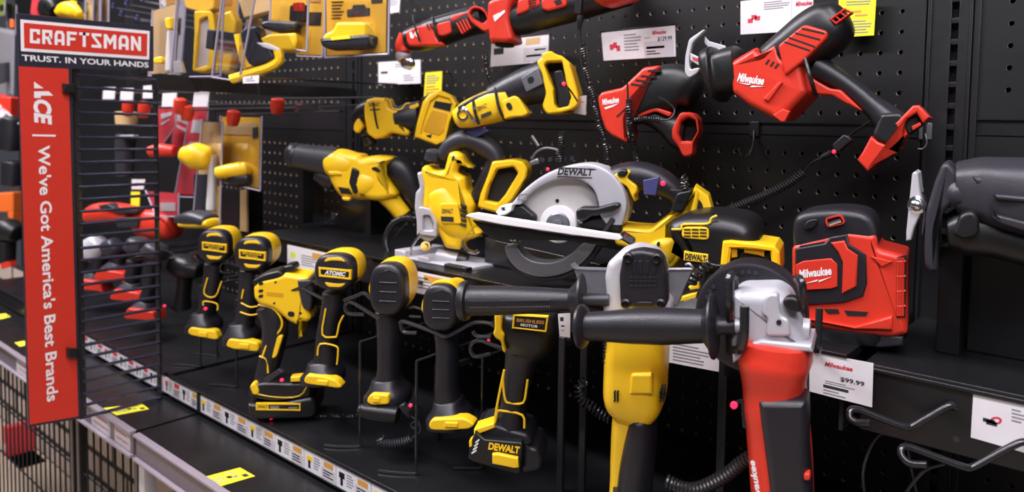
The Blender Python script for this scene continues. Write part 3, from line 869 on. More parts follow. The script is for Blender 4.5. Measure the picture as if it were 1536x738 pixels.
part('body_ridge', g, 'red', t)

g = G(); tube(g, [f.P(1207, 86, 1.5), f.P(1212, 104, 1.62), f.P(1217, 122, 1.6), f.P(1224, 143, 1.0)], .11, 8); part('tether', g, 'cord', t)

# -- small red saw
f = F(980, 165, -2.5, az=20)
t = thing('reciprocating_saw', 'small red and black saw hanging below the $129.99 tag, round empty battery socket', 'saw', f.P(930, 215))
g = G(); loft(g, f, [(945, 168, 24, 1.1), (970, 148, 30, 1.2), (1000, 134, 36, 1.25), (1024, 132, 34, 1.2), (1038, 138, 26, 1.0)], e=2.6, cap=(.3, .5)); part('motor_housing', g, 'blk', t)
g = G(); plate(g, f, rr([(60, 420), (75, 395), (165, 375), (255, 290), (320, 282), (320, 300), (235, 405), (200, 440), (215, 470), (185, 500), (185, 610), (120, 580), (95, 555), (75, 500)]), -1.0, 1.25, .22, 1); part('body', g, 'red', t)
g = G()
for a, b in (((262, 300), (315, 302)), ((232, 322), (295, 328)), ((210, 340), (272, 348)), ((190, 357), (250, 366))): plate(g, f, rr([(a[0], a[1]-3), (b[0], b[1]-3), (b[0]-3, b[1]+5), (a[0]-3, a[1]+5)]), 1.1, 1.27, 0, 0)
plate(g, f, rr([(125, 495), (185, 440), (190, 444), (130, 500)]), 1.1, 1.27, 0, 0)
part('slots', g, 'hole', t)
g = G(); loft(g, f, [(950, 166, 14, .7), (975, 174, 15, .75), (1000, 186, 18, .85), (1020, 198, 26, 1.05), (1030, 200, 28, 1.1)], cap=(.3, .1)); part('grip', g, 'blk', t)
g = G(); plate(g, f, rr([(200, 475), (290, 455), (370, 480), (360, 500), (300, 475), (225, 500)]), -.3, .98, .08, 1); part('trigger_trim', g, 'red', t)
g = G(); ring(g, f, rr([(385, 500), (400, 478), (450, 478), (475, 505), (480, 560), (452, 610), (450, 662), (410, 670), (385, 620), (362, 590), (362, 550)]), rr([(388, 570), (400, 515), (430, 498), (462, 512), (470, 560), (445, 605), (400, 605)]), .4, 1.55, 1, 64, .1)
plate(g, f, rr([(400, 600), (450, 600), (452, 640), (450, 660), (412, 668), (390, 625)]), .5, 1.5, .1, 1)
part('battery_collar', g, 'red', t)
g = G(); plate(g, f, rr([(385, 575), (398, 512), (430, 494), (465, 510), (473, 560), (445, 610), (398, 610)]), .3, .75, .05, 1); part('battery_socket', g, 'hole', t)
g = G(); text(g, 'Milwaukee', f, (904, 158), (929, 153.5), 9, 1.26, .03, .25); plate(g, f, rr([(75, 458), (140, 438), (110, 455), (80, 465)]), 1.25, 1.27, 0, 0, back=0); part('logo', g, 'wht', t)

# -- red multi-tool, upper row
f = F(665, 48, -4.0, az=36)
t = thing('multi_tool', 'slim red and black multi-tool with a round empty battery socket, above a white tag', 'tool', f.P(610, 90))
g = G(); loft(g, f, [(612, 60, 15, .95), (630, 57, 20, 1.05), (660, 47, 22, 1.1), (690, 37, 21, 1.1), (712, 31, 21, 1.1), (724, 28, 22, 1.1)], cap=(.3, .05)); part('body', g, 'blk', t)
g = G()
plate(g, f, r5([(150, 145), (200, 120), (275, 108), (290, 175), (330, 208), (210, 212), (165, 212), (152, 190)]), .2, 1.12, .15, 1)
plate(g, f, r5([(285, 112), (355, 92), (362, 150), (325, 165), (300, 165)]), .4, 1.15, .1, 1)
plate(g, f, r5([(355, 75), (430, 55), (440, 60), (400, 80), (375, 95), (360, 100)]), .4, 1.1, .08, 1)
part('side_panel', g, 'red', t)
g = G()
for k in range(4): plate(g, f, r5([(380+14*k, 105-6*k), (388+14*k, 103-6*k), (415+12*k, 152-8*k), (407+12*k, 156-8*k)]), .7, 1.17, .03, 0)
part('vent_ribs', g, 'red', t)
g = G()
for k in range(4): plate(g, f, r5([(243+14*k, 112-3*k), (250+14*k, 110-3*k), (262+14*k, 138-3*k), (255+14*k, 140-3*k)]), .9, 1.14, 0, 0)
part('slots', g, 'hole', t)
g = G(); plate(g, f, r5([(255, 82), (420, 38), (430, 50), (360, 68), (290, 92), (262, 98)]), .0, .9, .15, 1); part('top_grip', g, 'gry2', t)
g = G(); ring(g, f, R(384, 0, 4, [(1265, 85), (1275, 50), (1310, 30), (1365, 45), (1400, 105), (1408, 180), (1365, 190), (1290, 135)]), R(384, 0, 4, [(1283, 80), (1300, 52), (1335, 50), (1372, 78), (1386, 115), (1360, 140), (1305, 112)]), .2, 1.35, 1, 48, .1)
part('battery_collar', g, 'red', t)
g = G(); plate(g, f, R(384, 0, 4, [(1280, 78), (1300, 48), (1338, 46), (1376, 76), (1392, 118), (1362, 145), (1302, 116)]), .1, .75, .04, 1); part('battery_socket', g, 'hole', t)
g = G(); loft(g, f, [(612, 56, 13, .8), (606, 68, 11, .75), (607, 78, 11, .75)], cap=(.2, .2)); part('neck', g, 'red', t)
g = G(); loft(g, f, [(607, 80, 11, .7), (606, 86, 11, .7), (609, 92, 8, .5)], cap=(.1, .3)); part('gear_head', g, 'lgr', t)
g = G(); c = f.P(611.5, 95); lathe(g, c-f.n*.3, f.n, [(0, .2), (0, .42), (.5, .42), (.55, .3), (.9, .3), (.95, .15)], 20); part('blade_bolt', g, 'chr', t)
g = G(); plate(g, f, r5([(165, 150), (175, 145), (185, 165), (195, 140), (205, 137), (210, 170), (200, 172), (192, 158), (183, 178), (172, 176)]), 1.1, 1.14, 0, 0, back=0); part('logo', g, 'wht', t)
g = G()
for x in (196, 285): tube(g, [f.P(*r5([(x-12, 70)])[0], .7), f.P(*r5([(x-6, 110)])[0], 1.22), f.P(*r5([(x+8, 160)])[0], 1.25), f.P(*r5([(x+25, 205)])[0], 1.0)], .07, 6)
part('tie_strap', g, 'cord', t)

# -- red right-angle tool, top
f = F(800, 30, -4.0, az=30)
t = thing('angle_tool', 'red and black tool with a white slash mark, beside the slim red multi-tool', 'tool', f.P(755, 68))
g = G(); loft(g, f, [(765, 32, 22, 1.0), (790, 28, 24, 1.05), (820, 18, 24, 1.1), (860, 8, 24, 1.1), (900, -4, 24, 1.1), (940, -16, 24, 1.1)], cap=(.3, .3)); part('body', g, 'blk', t)
g = G(); plate(g, f, r5([(540, 20), (560, 5), (640, -15), (660, -12), (640, 60), (640, 105), (660, 190), (625, 200), (550, 195), (540, 90)]), -1.0, 1.2, .25, 1); part('gear_head', g, 'red', t)
g = G(); loft(g, f, [(756, 36, 17, 1.0), (756, 52, 18, 1.05), (757, 64, 19, 1.1)], cap=(.1, .05)); part('nozzle', g, 'red', t)
g = G(); loft(g, f, [(757, 65, 14, .8), (757, 69.5, 13, .75)], cap=(.05, .1)); part('nozzle_bore', g, 'hole', t)
g = G(); plate(g, f, r5([(665, 0), (715, -15), (720, 45), (680, 62), (658, 68)]), .3, 1.2, .12, 1); plate(g, f, r5([(775, -5), (890, -30), (893, 22), (880, 30), (800, 50), (778, 40)]), .3, 1.3, .12, 1); plate(g, f, r5([(722, -20), (765, -30), (770, 25), (722, 40)]), .3, 1.16, .12, 1)
part('side_panel', g, 'red', t)
g = G()
for k in range(3): plate(g, f, r5([(724, 2+12*k), (750, -4+12*k), (750, 1+12*k), (724, 7+12*k)]), .9, 1.19, 0, 0)
plate(g, f, r5([(832, 5), (862, -5), (872, 15), (845, 25)]), 1, 1.33, 0, 0)
part('slots', g, 'hole', t)
g = G(); plate(g, f, r5([(555, 78), (605, 45), (608, 55), (560, 100)]), 1.18, 1.22, 0, 0, back=0); plate(g, f, r5([(553, 72), (580, 58), (580, 66), (556, 90)]), 1.18, 1.22, 0, 0, back=0); part('logo', g, 'wht', t)
f = F(925, 0, -4.0, az=24)
t = thing('red_tool', 'red tool cut off by the top edge, above the white $129.99 tag', 'tool', f.P(920, 10))
g = G(); loft(g, f, [(896, -8, 12, .8), (915, -6, 17, 1), (935, -10, 16, 1), (955, -14, 14, 1)], cap=(.3, .3)); part('body', g, 'red', t)
g = G(); loft(g, f, [(950, -14, 14, .95), (985, -18, 15, 1), (1015, -22, 15, 1)], cap=(.2, .3)); part('grip', g, 'gry', t)

# -- yellow right-angle drill (upper row, middle)
f = F(600, 175, -4.2, az=42)
r3b = lambda p: R(230, 0, 3.69, p)
t = thing('angle_drill', 'yellow and black angle drill with its empty battery foot turned outward', 'drill', f.P(560, 212))
g = G(); loft(g, f, [(537, 195, 8, .5), (541, 178, 14, .8), (552, 168, 17, 1), (568, 166, 18, 1.1), (590, 175, 17, 1.1)], cap=(.3, .1)); part('head', g, 'blk', t)
g = G(); plate(g, f, r3b([(1105, 720), (1112, 680), (1135, 650), (1160, 700), (1130, 740)]), .1, 1.1, .1, 1); part('nose_guard', g, 'yel', t)
g = G(); plate(g, f, r3b([(1178, 590), (1192, 552), (1240, 540), (1300, 545), (1318, 600), (1372, 606), (1385, 690), (1430, 730), (1420, 755), (1330, 735), (1290, 760), (1240, 770), (1195, 740), (1180, 650)]), -1.0, 1.25, .25, 1); part('body', g, 'yel', t)
g = G(); loft(g, f, [(597, 179, 17, 1.34), (612, 177, 21, 1.36), (630, 176, 25, 1.3)], cap=(.1, .1), e=2.6); part('grip', g, 'gry', t)
g = G(); tube(g, [f.P(*p, 1.25) for p in r3b([(1275, 548), (1305, 550), (1322, 596), (1370, 605), (1395, 575), (1420, 570)])], .05, 6, 3); plate(g, f, r5([(165, 490), (205, 475), (210, 490), (170, 515)]), .9, 1.2, .05, 0); part('yellow_trim', g, 'yel', t)
g = G(); plate(g, f, r5([(210, 570), (238, 470), (262, 440), (310, 418), (355, 438), (384, 480), (352, 560), (332, 650), (292, 668), (198, 632)]), -1.2, 1.45, .14, 0); part('battery_foot', g, 'yel', t)
g = G(); ring(g, f, r5([(210, 570), (238, 470), (262, 440), (310, 418), (355, 438), (384, 480), (352, 560), (332, 650), (292, 668), (198, 632)]), r5([(228, 572), (262, 468), (300, 440), (350, 455), (366, 485), (338, 560), (318, 635), (290, 650), (218, 620)]), 1.3, 1.62, 0, 48, .05); part('foot_rim', g, 'yel', t)
g = G(); plate(g, f, r5([(205, 560), (235, 455), (262, 435), (240, 475), (212, 570), (196, 630), (186, 615)]), -1.2, 1.3, .05, 0); part('foot_pad', g, 'blk', t)
g = G(); plate(g, f, r5([(285, 465), (362, 478), (355, 515), (275, 495)]), 1.3, 1.48, 0, 0); plate(g, f, r5([(245, 625), (270, 620), (265, 640), (245, 642)]), 1.3, 1.48, 0, 0); part('battery_socket', g, 'hole', t)
g = G(); plate(g, f, r5([(272, 505), (345, 522), (330, 600), (305, 628), (228, 605), (245, 560)]), 1.35, 1.5, .06, 1); part('contact_tray', g, 'yel2', t)
g = G(); text(g, 'DEWALT', f, (554, 160), (570, 159), 5, 1.26, .03); plate(g, f, [(555, 164), (570, 163), (570, 165), (555, 166)], 1.24, 1.27, 0, 0, back=0); part('lettering', g, 'ink', t)
g = G(); tube(g, [f.P(560, 153, 1.2), f.P(562, 170, 1.36), f.P(566, 190, 1.3), f.P(572, 198, .8)], .07, 6); part('tie_strap', g, 'cord', t)
g = G(); loft(g, f, [(545, 200, 8, .6), (575, 196, 8, .6), (610, 196, 7, .6), (628, 200, 6, .5)], cap=(.4, .4)); loft(g, f, [(552, 206, 8, .6), (556, 216, 9, .6)], cap=(.3, .3)); part('trigger_lever', g, 'blk', t)

# -- yellow oscillating tool
f = F(770, 150, -4.9, az=34)
t = thing('oscillating_tool', 'yellow and black oscillating tool with a big open battery frame and grey steel plate', 'tool', f.P(720, 195))
g = G(); loft(g, f, [(742, 150, 22, 1.1), (765, 140, 25, 1.15), (790, 130, 28, 1.2), (812, 124, 32, 1.25), (822, 122, 34, 1.25)], cap=(.2, .1)); part('grip', g, 'gry', t)
g = G(); loft(g, f, [(689, 178, 15, .9), (705, 172, 21, 1.1), (730, 163, 24, 1.2), (752, 156, 25, 1.22), (768, 150, 24, 1.2)], cap=(.4, .1), e=2.8); part('body', g, 'yel', t)
g = G(); plate(g, f, r5([(590, 465), (650, 440), (672, 452), (715, 525), (690, 538), (640, 540), (600, 552)]), .2, 1.32, .12, 1); part('side_panel', g, 'yel', t)
g = G(); plate(g, f, r5([(608, 480), (630, 470), (645, 500), (625, 512)]), 1.1, 1.36, 0, 1); part('slot', g, 'hole', t)
g = G(); plate(g, f, r5([(385, 490), (470, 440), (560, 405), (565, 420), (480, 470), (455, 480), (410, 520), (390, 520)]), .1, 1.05, .15, 1); part('top_grip', g, 'blk', t)
g = G(); plate(g, f, r5([(680, 362), (755, 312), (785, 385), (705, 425)]), 1.1, 1.42, .05, 0); part('steel_plate', g, 'mid', t)
g = G(); plate(g, f, r5([(708, 362), (735, 348), (745, 375), (718, 390)]), 1.4, 1.44, 0, 1); part('plate_badge', g, 'blk', t)
g = G(); ring(g, f, r5([(752, 285), (780, 265), (778, 245), (800, 238), (820, 234), (842, 250), (872, 258), (905, 290), (948, 440), (945, 485), (915, 508), (860, 522), (800, 527), (778, 490), (797, 430), (775, 330)]), r5([(788, 300), (800, 285), (870, 283), (890, 380), (912, 450), (900, 490), (850, 500), (835, 480), (830, 410)]), -1.2, 1.5, 1, 64, .1)
part('battery_frame', g, 'yel', t)
g = G(); plate(g, f, r5([(784, 296), (800, 281), (873, 280), (893, 380), (916, 450), (900, 495), (850, 505), (832, 480), (826, 410)]), -1.1, .5, .04, 0); part('battery_socket', g, 'hole', t)
g = G(); plate(g, f, r5([(830, 330), (870, 320), (905, 430), (912, 515), (855, 522), (850, 440)]), .4, 1.4, .1, 1); part('contact_block', g, 'blk', t)
g = G(); c = f.P(696, 172, .9)
lathe(g, c, f.n, [(.0, .36), (.25, .36), (.25, .24), (0, .24)], 24, closed=True); tube(g, [f.P(690, 166, 1.0), f.P(698, 163, 1.25), f.P(706, 174, 1.25), f.P(712, 184, 1.1)], .1, 6)
part('clamp_lever', g, 'chr', t)
g = G(); text(g, 'DEWALT', f, (717.5, 167), (732, 161), 6.5, 1.2, .03); plate(g, f, r5([(495, 530), (540, 512), (545, 525), (500, 545)]), 1.1, 1.24, 0, 0, back=0); part('lettering', g, 'ink', t)
g = G()
tube(g, [f.P(743, 132, .9), f.P(746, 150, 1.35), f.P(751, 168, 1.42), f.P(758, 182, 1.0)], .1, 6); tube(g, [f.P(710, 148, .9), f.P(712, 165, 1.32), f.P(718, 186, 1.0)], .1, 6)
part('tie_strap', g, 'cord', t)

# -- yellow reciprocating saw on stand (left of jigsaw)
r6 = lambda p: R(384, 184, 4, p)
f = F(535, 262, -6.6, az=44)
t = thing('reciprocating_saw', 'yellow tool with a thick grey barrel, above the smoked acrylic stand', 'tool', f.P(540, 300))
g = G(); loft(g, f, [(440, 235, 19, .95), (452, 235, 19, .95), (470, 238, 20, 1), (488, 241, 22, 1.05), (502, 244, 24, 1.1)], cap=(.25, .1), e=2.4); part('barrel', g, 'gry2', t)
g = G(); loft(g, f, [(434, 234, 15, .8), (440, 234, 20, .98), (445, 235, 20, .98)], cap=(.3, .1)); part('barrel_cap', g, 'gry', t)
g = G(); loft(g, f, [(478, 262, 10, .6), (492, 268, 14, .7), (503, 272, 14, .7)], cap=(.5, .2)); part('lower_guard', g, 'gry', t)
g = G(); plate(g, f, r6([(440, 250), (480, 178), (520, 168), (570, 185), (630, 190), (640, 215), (700, 195), (835, 208), (780, 260), (768, 310), (812, 370), (860, 440), (770, 470), (690, 470), (600, 432), (570, 458), (520, 458), (470, 400), (440, 340), (432, 300)]), -1.0, 1.2, .5, 2, hs=.9); part('body', g, 'yel', t)
g = G(); loft(g, f, [(560, 268, 22, 1.1), (575, 286, 16, .9), (590, 304, 13, .75), (605, 322, 12, .7)], cap=(.3, .3)); part('handle', g, 'yel', t)
g = G(); loft(g, f, [(588, 248, 14, .8), (600, 254, 19, .9), (612, 270, 18, .9), (622, 290, 15, .8), (632, 308, 13, .7)], cap=(.4, .3)); part('grip', g, 'gry', t)
g = G(); plate(g, f, r6([(575, 265), (620, 288), (612, 330), (612, 420), (585, 430), (555, 360)]), .3, 1.35, .1, 1); part('strap', g, 'blk', t)
g = G(); loft(g, f, [(497, 248, 19, 1.25), (512, 245, 22, 1.36), (530, 248, 20, 1.25)], cap=(.5, .5)); part('gear_dome', g, 'yel', t)
g = G(); loft(g, f, [(528, 276, 22, 1.25), (550, 274, 26, 1.38), (568, 270, 20, 1.2)], cap=(.6, .5)); part('motor_bell', g, 'yel', t)
g = G()
plate(g, f, r6([(492, 385), (560, 395), (575, 430), (510, 425)]), 1.1, 1.24, 0, 0); plate(g, f, r6([(690, 272), (720, 262), (750, 290), (735, 300), (700, 285)]), .9, 1.23, 0, 1)
for k in range(4): plate(g, f, r6([(622, 372+18*k), (650, 378+18*k), (652, 384+18*k), (624, 379+18*k)]), 1.0, 1.22, 0, 0)
part('slots', g, 'blk', t)
g = G(); plate(g, f, r6([(425, 292), (500, 290), (520, 315), (440, 318)]), .4, 1.35, .1, 1); plate(g, f, r6([(510, 445), (570, 450), (560, 472), (520, 468)]), .4, 1.2, .1, 1); part('guard_tab', g, 'yel', t)

# -- jigsaw
f = F(690, 310, -6.4, az=38)
q6 = lambda p: R(420, 180, 3.076, p)
t = thing('jigsaw', 'yellow jigsaw with grey shoe standing on the upper shelf', 'saw', atZ(665, 396, ZA))
g = G(); plate(g, f, q6([(660, 220), (680, 205), (700, 215), (715, 232), (765, 230), (785, 150), (820, 140), (848, 157), (862, 200), (890, 222), (862, 216), (838, 200), (822, 240), (860, 262), (866, 320), (890, 350), (905, 390), (885, 470), (940, 512), (930, 532), (850, 558), (838, 596), (770, 586), (740, 520), (700, 420), (665, 400), (672, 300), (660, 245)]), -1.1, 1.1, .4, 1); part('body', g, 'yel', t)
g = G(); loft(g, f, q6([(745, 330, 26, 1.25), (780, 400, 30, 1.4), (830, 470, 30, 1.4), (880, 510, 22, 1.2)]), cap=(.4, .4)); part('motor_housing', g, 'yel', t)
g = G(); plate(g, f, q6([(738, 385), (820, 385), (838, 480), (745, 478)]), 1.2, 1.5, .06, 1); part('name_plate', g, 'yel', t)
g = G(); text(g, 'DEWALT', f, q6([(747, 432)])[0], q6([(798, 432)])[0], 7, 1.5, .03); part('lettering', g, 'ink', t)
g = G(); plate(g, f, q6([(742, 445), (800, 447), (802, 470), (744, 467)]), 1.4, 1.53, 0, 0)
for k in range(5): plate(g, f, q6([(830, 388+22*k), (856, 395+22*k), (858, 402+22*k), (832, 397+22*k)]), 1.0, 1.42, 0, 0)
plate(g, f, q6([(792, 170), (805, 162), (805, 185), (793, 192)]), .9, 1.13, 0, 1)
part('slots', g, 'ink', t)
g = G(); plate(g, f, q6([(640, 240), (665, 235), (680, 300), (668, 395), (700, 420), (726, 470), (722, 545), (690, 560), (640, 530), (640, 470), (630, 400), (635, 330), (655, 310)]), -.9, 1.0, .2, 1); part('gear_case', g, 'lgr', t)
g = G(); ring(g, f, q6([(640, 400), (690, 410), (725, 470), (722, 540), (640, 530)]), q6([(660, 440), (690, 440), (708, 480), (705, 510), (660, 510)]), .8, 1.3, 1, 40, .06); part('splinter_guard', g, 'lgr', t)
g = G(); loft(g, f, [(650, 240, 11, .9), (653, 228, 11, .9)], cap=(.2, .4), e=3.5); loft(g, f, [(664, 236, 10, .75), (678, 218, 13, .85), (697, 209, 14, .9), (718, 214, 15, .9), (738, 226, 16, .9), (748, 240, 13, .9)], cap=(.3, .3)); part('top_handle', g, 'gry2', t)
g = G(); loft(g, f, [(742, 240, 10, .8), (732, 260, 10, .8), (720, 284, 9, .75), (712, 300, 9, .7)], cap=(.3, .3)); part('rear_grip', g, 'gry', t)
g = G(); plate(g, f, q6([(835, 205), (850, 215), (862, 245), (840, 242), (826, 235)]), -.4, .6, .1, 1); part('trigger', g, 'blk', t)
g = G(); ring(g, f, [(738, 242), (768, 239.5), (784, 243), (791, 254), (789, 268), (768, 302), (746, 320), (716, 311), (720, 292), (732, 262)], [(745, 254), (770, 250), (777, 260), (757, 293), (746, 305), (727, 301), (733, 280)], -1.2, 1.3, 1, 64, .12); part('battery_frame', g, 'yel', t)
g = G(); plate(g, f, [(743, 252), (772, 248), (779, 260), (758, 295), (746, 307), (725, 303), (731, 280)], -1.1, .6, .04, 0); part('battery_socket', g, 'hole', t)
g = G(); A = atZ(607, 384, ZA); B = atZ(722, 403, ZA)
bx(g, A[0], B[0], A[1]-.6, A[1]+2.4, ZA, ZA+.14, .05); bx(g, A[0]-.1, A[0]+1.0, A[1]-.7, A[1]+2.4, ZA, ZA+.5, .1); bx(g, A[0]+2.2, A[0]+3.2, A[1]-.65, A[1], ZA, ZA+.35, .06); part('shoe', g, 'lgr', t)
g = G(); c = f.P(655, 383, .3); lathe(g, c, f.a*.97+f.b*-.2, [(0, .2), (0, .42), (1.3, .45), (1.35, .45)], 24); part('dust_tube', g, 'lgr', t)
g = G(); lathe(g, c, f.a*.97+f.b*-.2, [(1.3, .5), (1.9, .52), (1.9, .36), (1.75, .34)], 24); bx(g, B[0]-1.9, B[0]+.1, A[1]-.75, A[1]-.3, ZA, ZA+.22, .05); part('tube_end', g, 'blk', t)
g = G(); tube(g, [f.P(694, 362, 1.0), f.P(700, 374, 1.2), f.P(712, 379, 1.2), f.P(718, 376, 1.2)], .12, 6); tube(g, [f.P(616, 382, .9), f.P(620, 366, 1.0), f.P(629, 352, 1.0), f.P(632, 330, .9)], .09, 6); part('bevel_lever', g, 'chr', t)
g = G(); lathe(g, f.P(640, 368, .6), f.n, [(0, .3), (.3, .3), (.3, .15), (.5, .15)], 20); part('blade_roller', g, 'chr', t)

# -- circular saw
z7 = lambda p: R(680, 220, 3.356, p)
z4 = lambda p: R(880, 220, 2.838, p)
f = F(850, 330, -8.0, az=30)
t = thing('circular_saw', 'circular saw with silver blade guard and long silver shoe on the upper shelf', 'saw', f.P(850, 420))
g = G(); band(g, f, z7([(285, 292), (330, 240), (385, 190), (450, 145), (525, 110), (600, 90), (680, 84), (745, 100), (800, 135), (845, 190), (868, 245), (875, 300), (862, 360), (850, 395)]),
     z7([(340, 290), (372, 250), (420, 210), (490, 176), (560, 160), (630, 168), (680, 195), (712, 235), (728, 290), (735, 345), (765, 390)]), -.5, 1.0, 60, .2); part('upper_guard', g, 'lgr', t)
g = G(); plate(g, f, z7([(700, 90), (765, 100), (830, 150), (880, 220), (893, 300), (880, 360), (858, 400), (800, 380), (840, 300), (800, 190)]), -1.3, .6, .35, 1); part('guard_rim', g, 'lgr', t)
g = G(); plate(g, f, z7([(300, 292), (360, 230), (450, 175), (560, 140), (660, 165), (730, 240), (740, 340), (700, 400), (600, 430), (420, 400), (330, 330)]), -1.0, .35, .1, 1); part('guard_plate', g, 'pale', t)
g = G(); text(g, 'DEWALT', f, z7([(524, 142)])[0], z7([(706, 148)])[0], 11, 1.0, .04, .2)
plate(g, f, z7([(530, 102), (718, 112), (717, 117), (530, 107)]), .98, 1.015, 0, 0, back=0); plate(g, f, z7([(522, 147), (698, 155), (697, 160), (522, 152)]), .98, 1.015, 0, 0, back=0)
part('lettering', g, 'ink', t)
g = G(); ring(g, f, z7([(328, 240), (372, 235), (370, 268), (322, 270)]), z7([(335, 246), (366, 241), (364, 262), (330, 265)]), .98, 1.015, 0, 24, 0); part('badge', g, 'inkg', t)
c = f.P(840, 335, .3)
g = G(); lathe(g, c, f.n, [(0, .95), (.38, .98), (.45, .93), (.45, .5)], 40); part('blade_washer', g, 'wht', t)
g = G(); lathe(g, c, f.n, [(.3, .62), (.52, .62), (.58, .55), (.58, .3), (.8, .28), (.82, .15)], 32); part('arbor_bolt', g, 'mid', t)
g = G(); plate(g, f, z7([(512, 268), (522, 262), (532, 268), (530, 282), (516, 282)]), .3, .42, .02, 1); part('screw', g, 'blk', t)
g = G(); plate(g, f, z7([(60, 350), (75, 340), (115, 334), (240, 355), (838, 446), (840, 474), (600, 445), (240, 392), (120, 368)]), 1.45, 1.9, .05, 0, hs=1.9); part('shoe', g, 'wht', t)
g = G(); plate(g, f, z7([(95, 372), (240, 395), (600, 448), (800, 476), (760, 500), (600, 475), (400, 470), (230, 470), (160, 440)]), 1.2, 1.5, .05, 0); part('shoe_underside', g, 'blk', t)
g = G(); band(g, f, z7([(257, 505), (262, 540), (290, 590), (340, 632), (430, 659), (530, 650), (620, 610), (685, 550), (722, 495)]),
     z7([(318, 487), (332, 520), (360, 553), (410, 577), (480, 583), (545, 568), (600, 532), (635, 500), (658, 482)]), -.2, .75, 50, .12); part('lower_guard', g, 'mid', t)
g = G(); band(g, f, z7([(262, 560), (310, 640), (420, 681), (545, 672), (630, 636), (700, 572), (738, 512)]), z7([(280, 560), (335, 628), (430, 658), (540, 648), (622, 608), (686, 548), (722, 498)]), -1.0, .6, 40, .08); part('guard_edge', g, 'gry', t)
g = G(); plate(g, f, z7([(612, 325), (640, 305), (720, 308), (815, 282), (838, 288), (840, 306), (800, 330), (700, 345), (660, 378), (620, 372)]), .6, 1.5, .14, 1); part('guard_lever', g, 'blk', t)
g = G(); plate(g, f, z7([(620, 385), (700, 350), (790, 340), (858, 380), (845, 440), (640, 418)]), -.2, .9, .2, 1); plate(g, f, z7([(215, 350), (290, 300), (345, 292), (415, 350), (412, 385), (300, 372)]), -.2, .8, .15, 1); part('bracket', g, 'blk', t)
g = G(); loft(g, f, z7([(760, 430, 4, .3, 1.0), (790, 385, 4, .3, 1.0), (805, 365, 4, .3, 1.0)]), cap=(.4, .4)); part('lever_rod', g, 'gry2', t)
g = G(); ring(g, f, z7([(212, 330), (235, 300), (270, 292), (298, 290), (290, 325), (262, 345), (225, 350)]), z7([(238, 308), (256, 306), (260, 322), (242, 326)]), .3, 1.3, 0, 32, .05); part('bevel_nut', g, 'wht', t)
g = G(); tube(g, [f.P(*z7([(262, 430)])[0], 1.0), f.P(*z7([(300, 470)])[0], 1.1), f.P(*z7([(322, 486)])[0], .8)], .12, 8); tube(g, [f.P(*z7([(850, 445)])[0], 1.9), f.P(*z7([(905, 478)])[0], 1.6)], .22, 8); part('bevel_rod', g, 'chr', t)
f2 = F(970, 320, -5.6, az=28)
g = G(); loft(g, f2, [(912, 276, 16, .9), (930, 266, 20, 1), (960, 264, 22, 1), (990, 272, 20, 1), (1012, 286, 16, .9), (1022, 300, 13, .8)], cap=(.4, .3)); part('rear_handle', g, 'gry', t)
g = G(); plate(g, f2, z4([(110, 125), (150, 100), (185, 95), (195, 108), (175, 130), (220, 165), (220, 190), (205, 205), (213, 235), (200, 215), (180, 170), (150, 150), (120, 150)]), -.5, 1.15, .1, 1); part('trigger_housing', g, 'yel', t)
g = G(); plate(g, f2, z4([(125, 110), (150, 92), (178, 102), (165, 130), (135, 130)]), .2, 1.3, .12, 1); part('lock_button', g, 'blk', t)
g = G(); plate(g, f2, z4([(120, 330), (200, 340), (278, 345), (352, 290), (420, 272), (450, 205), (462, 165), (482, 190), (478, 230), (470, 275), (420, 300), (358, 320), (356, 400), (420, 450), (370, 510), (320, 500), (270, 440), (130, 410)]), -1.4, 1.1, .2, 1); part('motor_body', g, 'yel', t)
g = G(); loft(g, f2, z4([(330, 400, 30, 1.35), (345, 460, 26, 1.3), (360, 500, 18, 1.0)]), cap=(.5, .5)); part('motor_bell', g, 'yel', t)
g = G(); plate(g, f2, z4([(298, 408), (310, 408), (310, 425), (298, 425)]), 1.3, 1.6, 0, 1); part('screw_hole', g, 'hole', t)
g = G(); plate(g, f2, z4([(360, 270), (385, 200), (400, 190), (450, 180), (440, 215), (410, 275)]), -.6, 1.25, .12, 0); part('foot_pad', g, 'blk', t)
g = G(); plate(g, f2, z4([(462, 165), (520, 205), (540, 275), (520, 280), (470, 278), (455, 240)]), -1.2, .9, .1, 0); part('battery_foot', g, 'yel', t)
g = G(); plate(g, f2, z4([(470, 215), (490, 240), (500, 272), (455, 272)]), .8, .94, 0, 0); part('battery_socket', g, 'hole', t)
# black block the saw sits on
t = thing('display_block', 'plain black block under the circular saw', 'stand', atZ(815, 420, ZA))
YBK = -6.2
A = atY(727, 356, YBK); B = atY(900, 380, YBK)
g = G(); plate(g, F(0, 0, 0, P0=(0, 0, 0)), [(A[0], ZA), (B[0], ZA), (B[0], ZA+1.2), (A[0]+1.2, A[2]-.1), (A[0], A[2])], 2.4, -YBK, .06, 0, local=True); part('block', g, 'shelf', t)
g = G(); bx(g, A[0]+.3, B[0]-.2, YBK-.06, YBK, ZA+.15, ZA+.3); part('base_lip', g, 'gry', t)

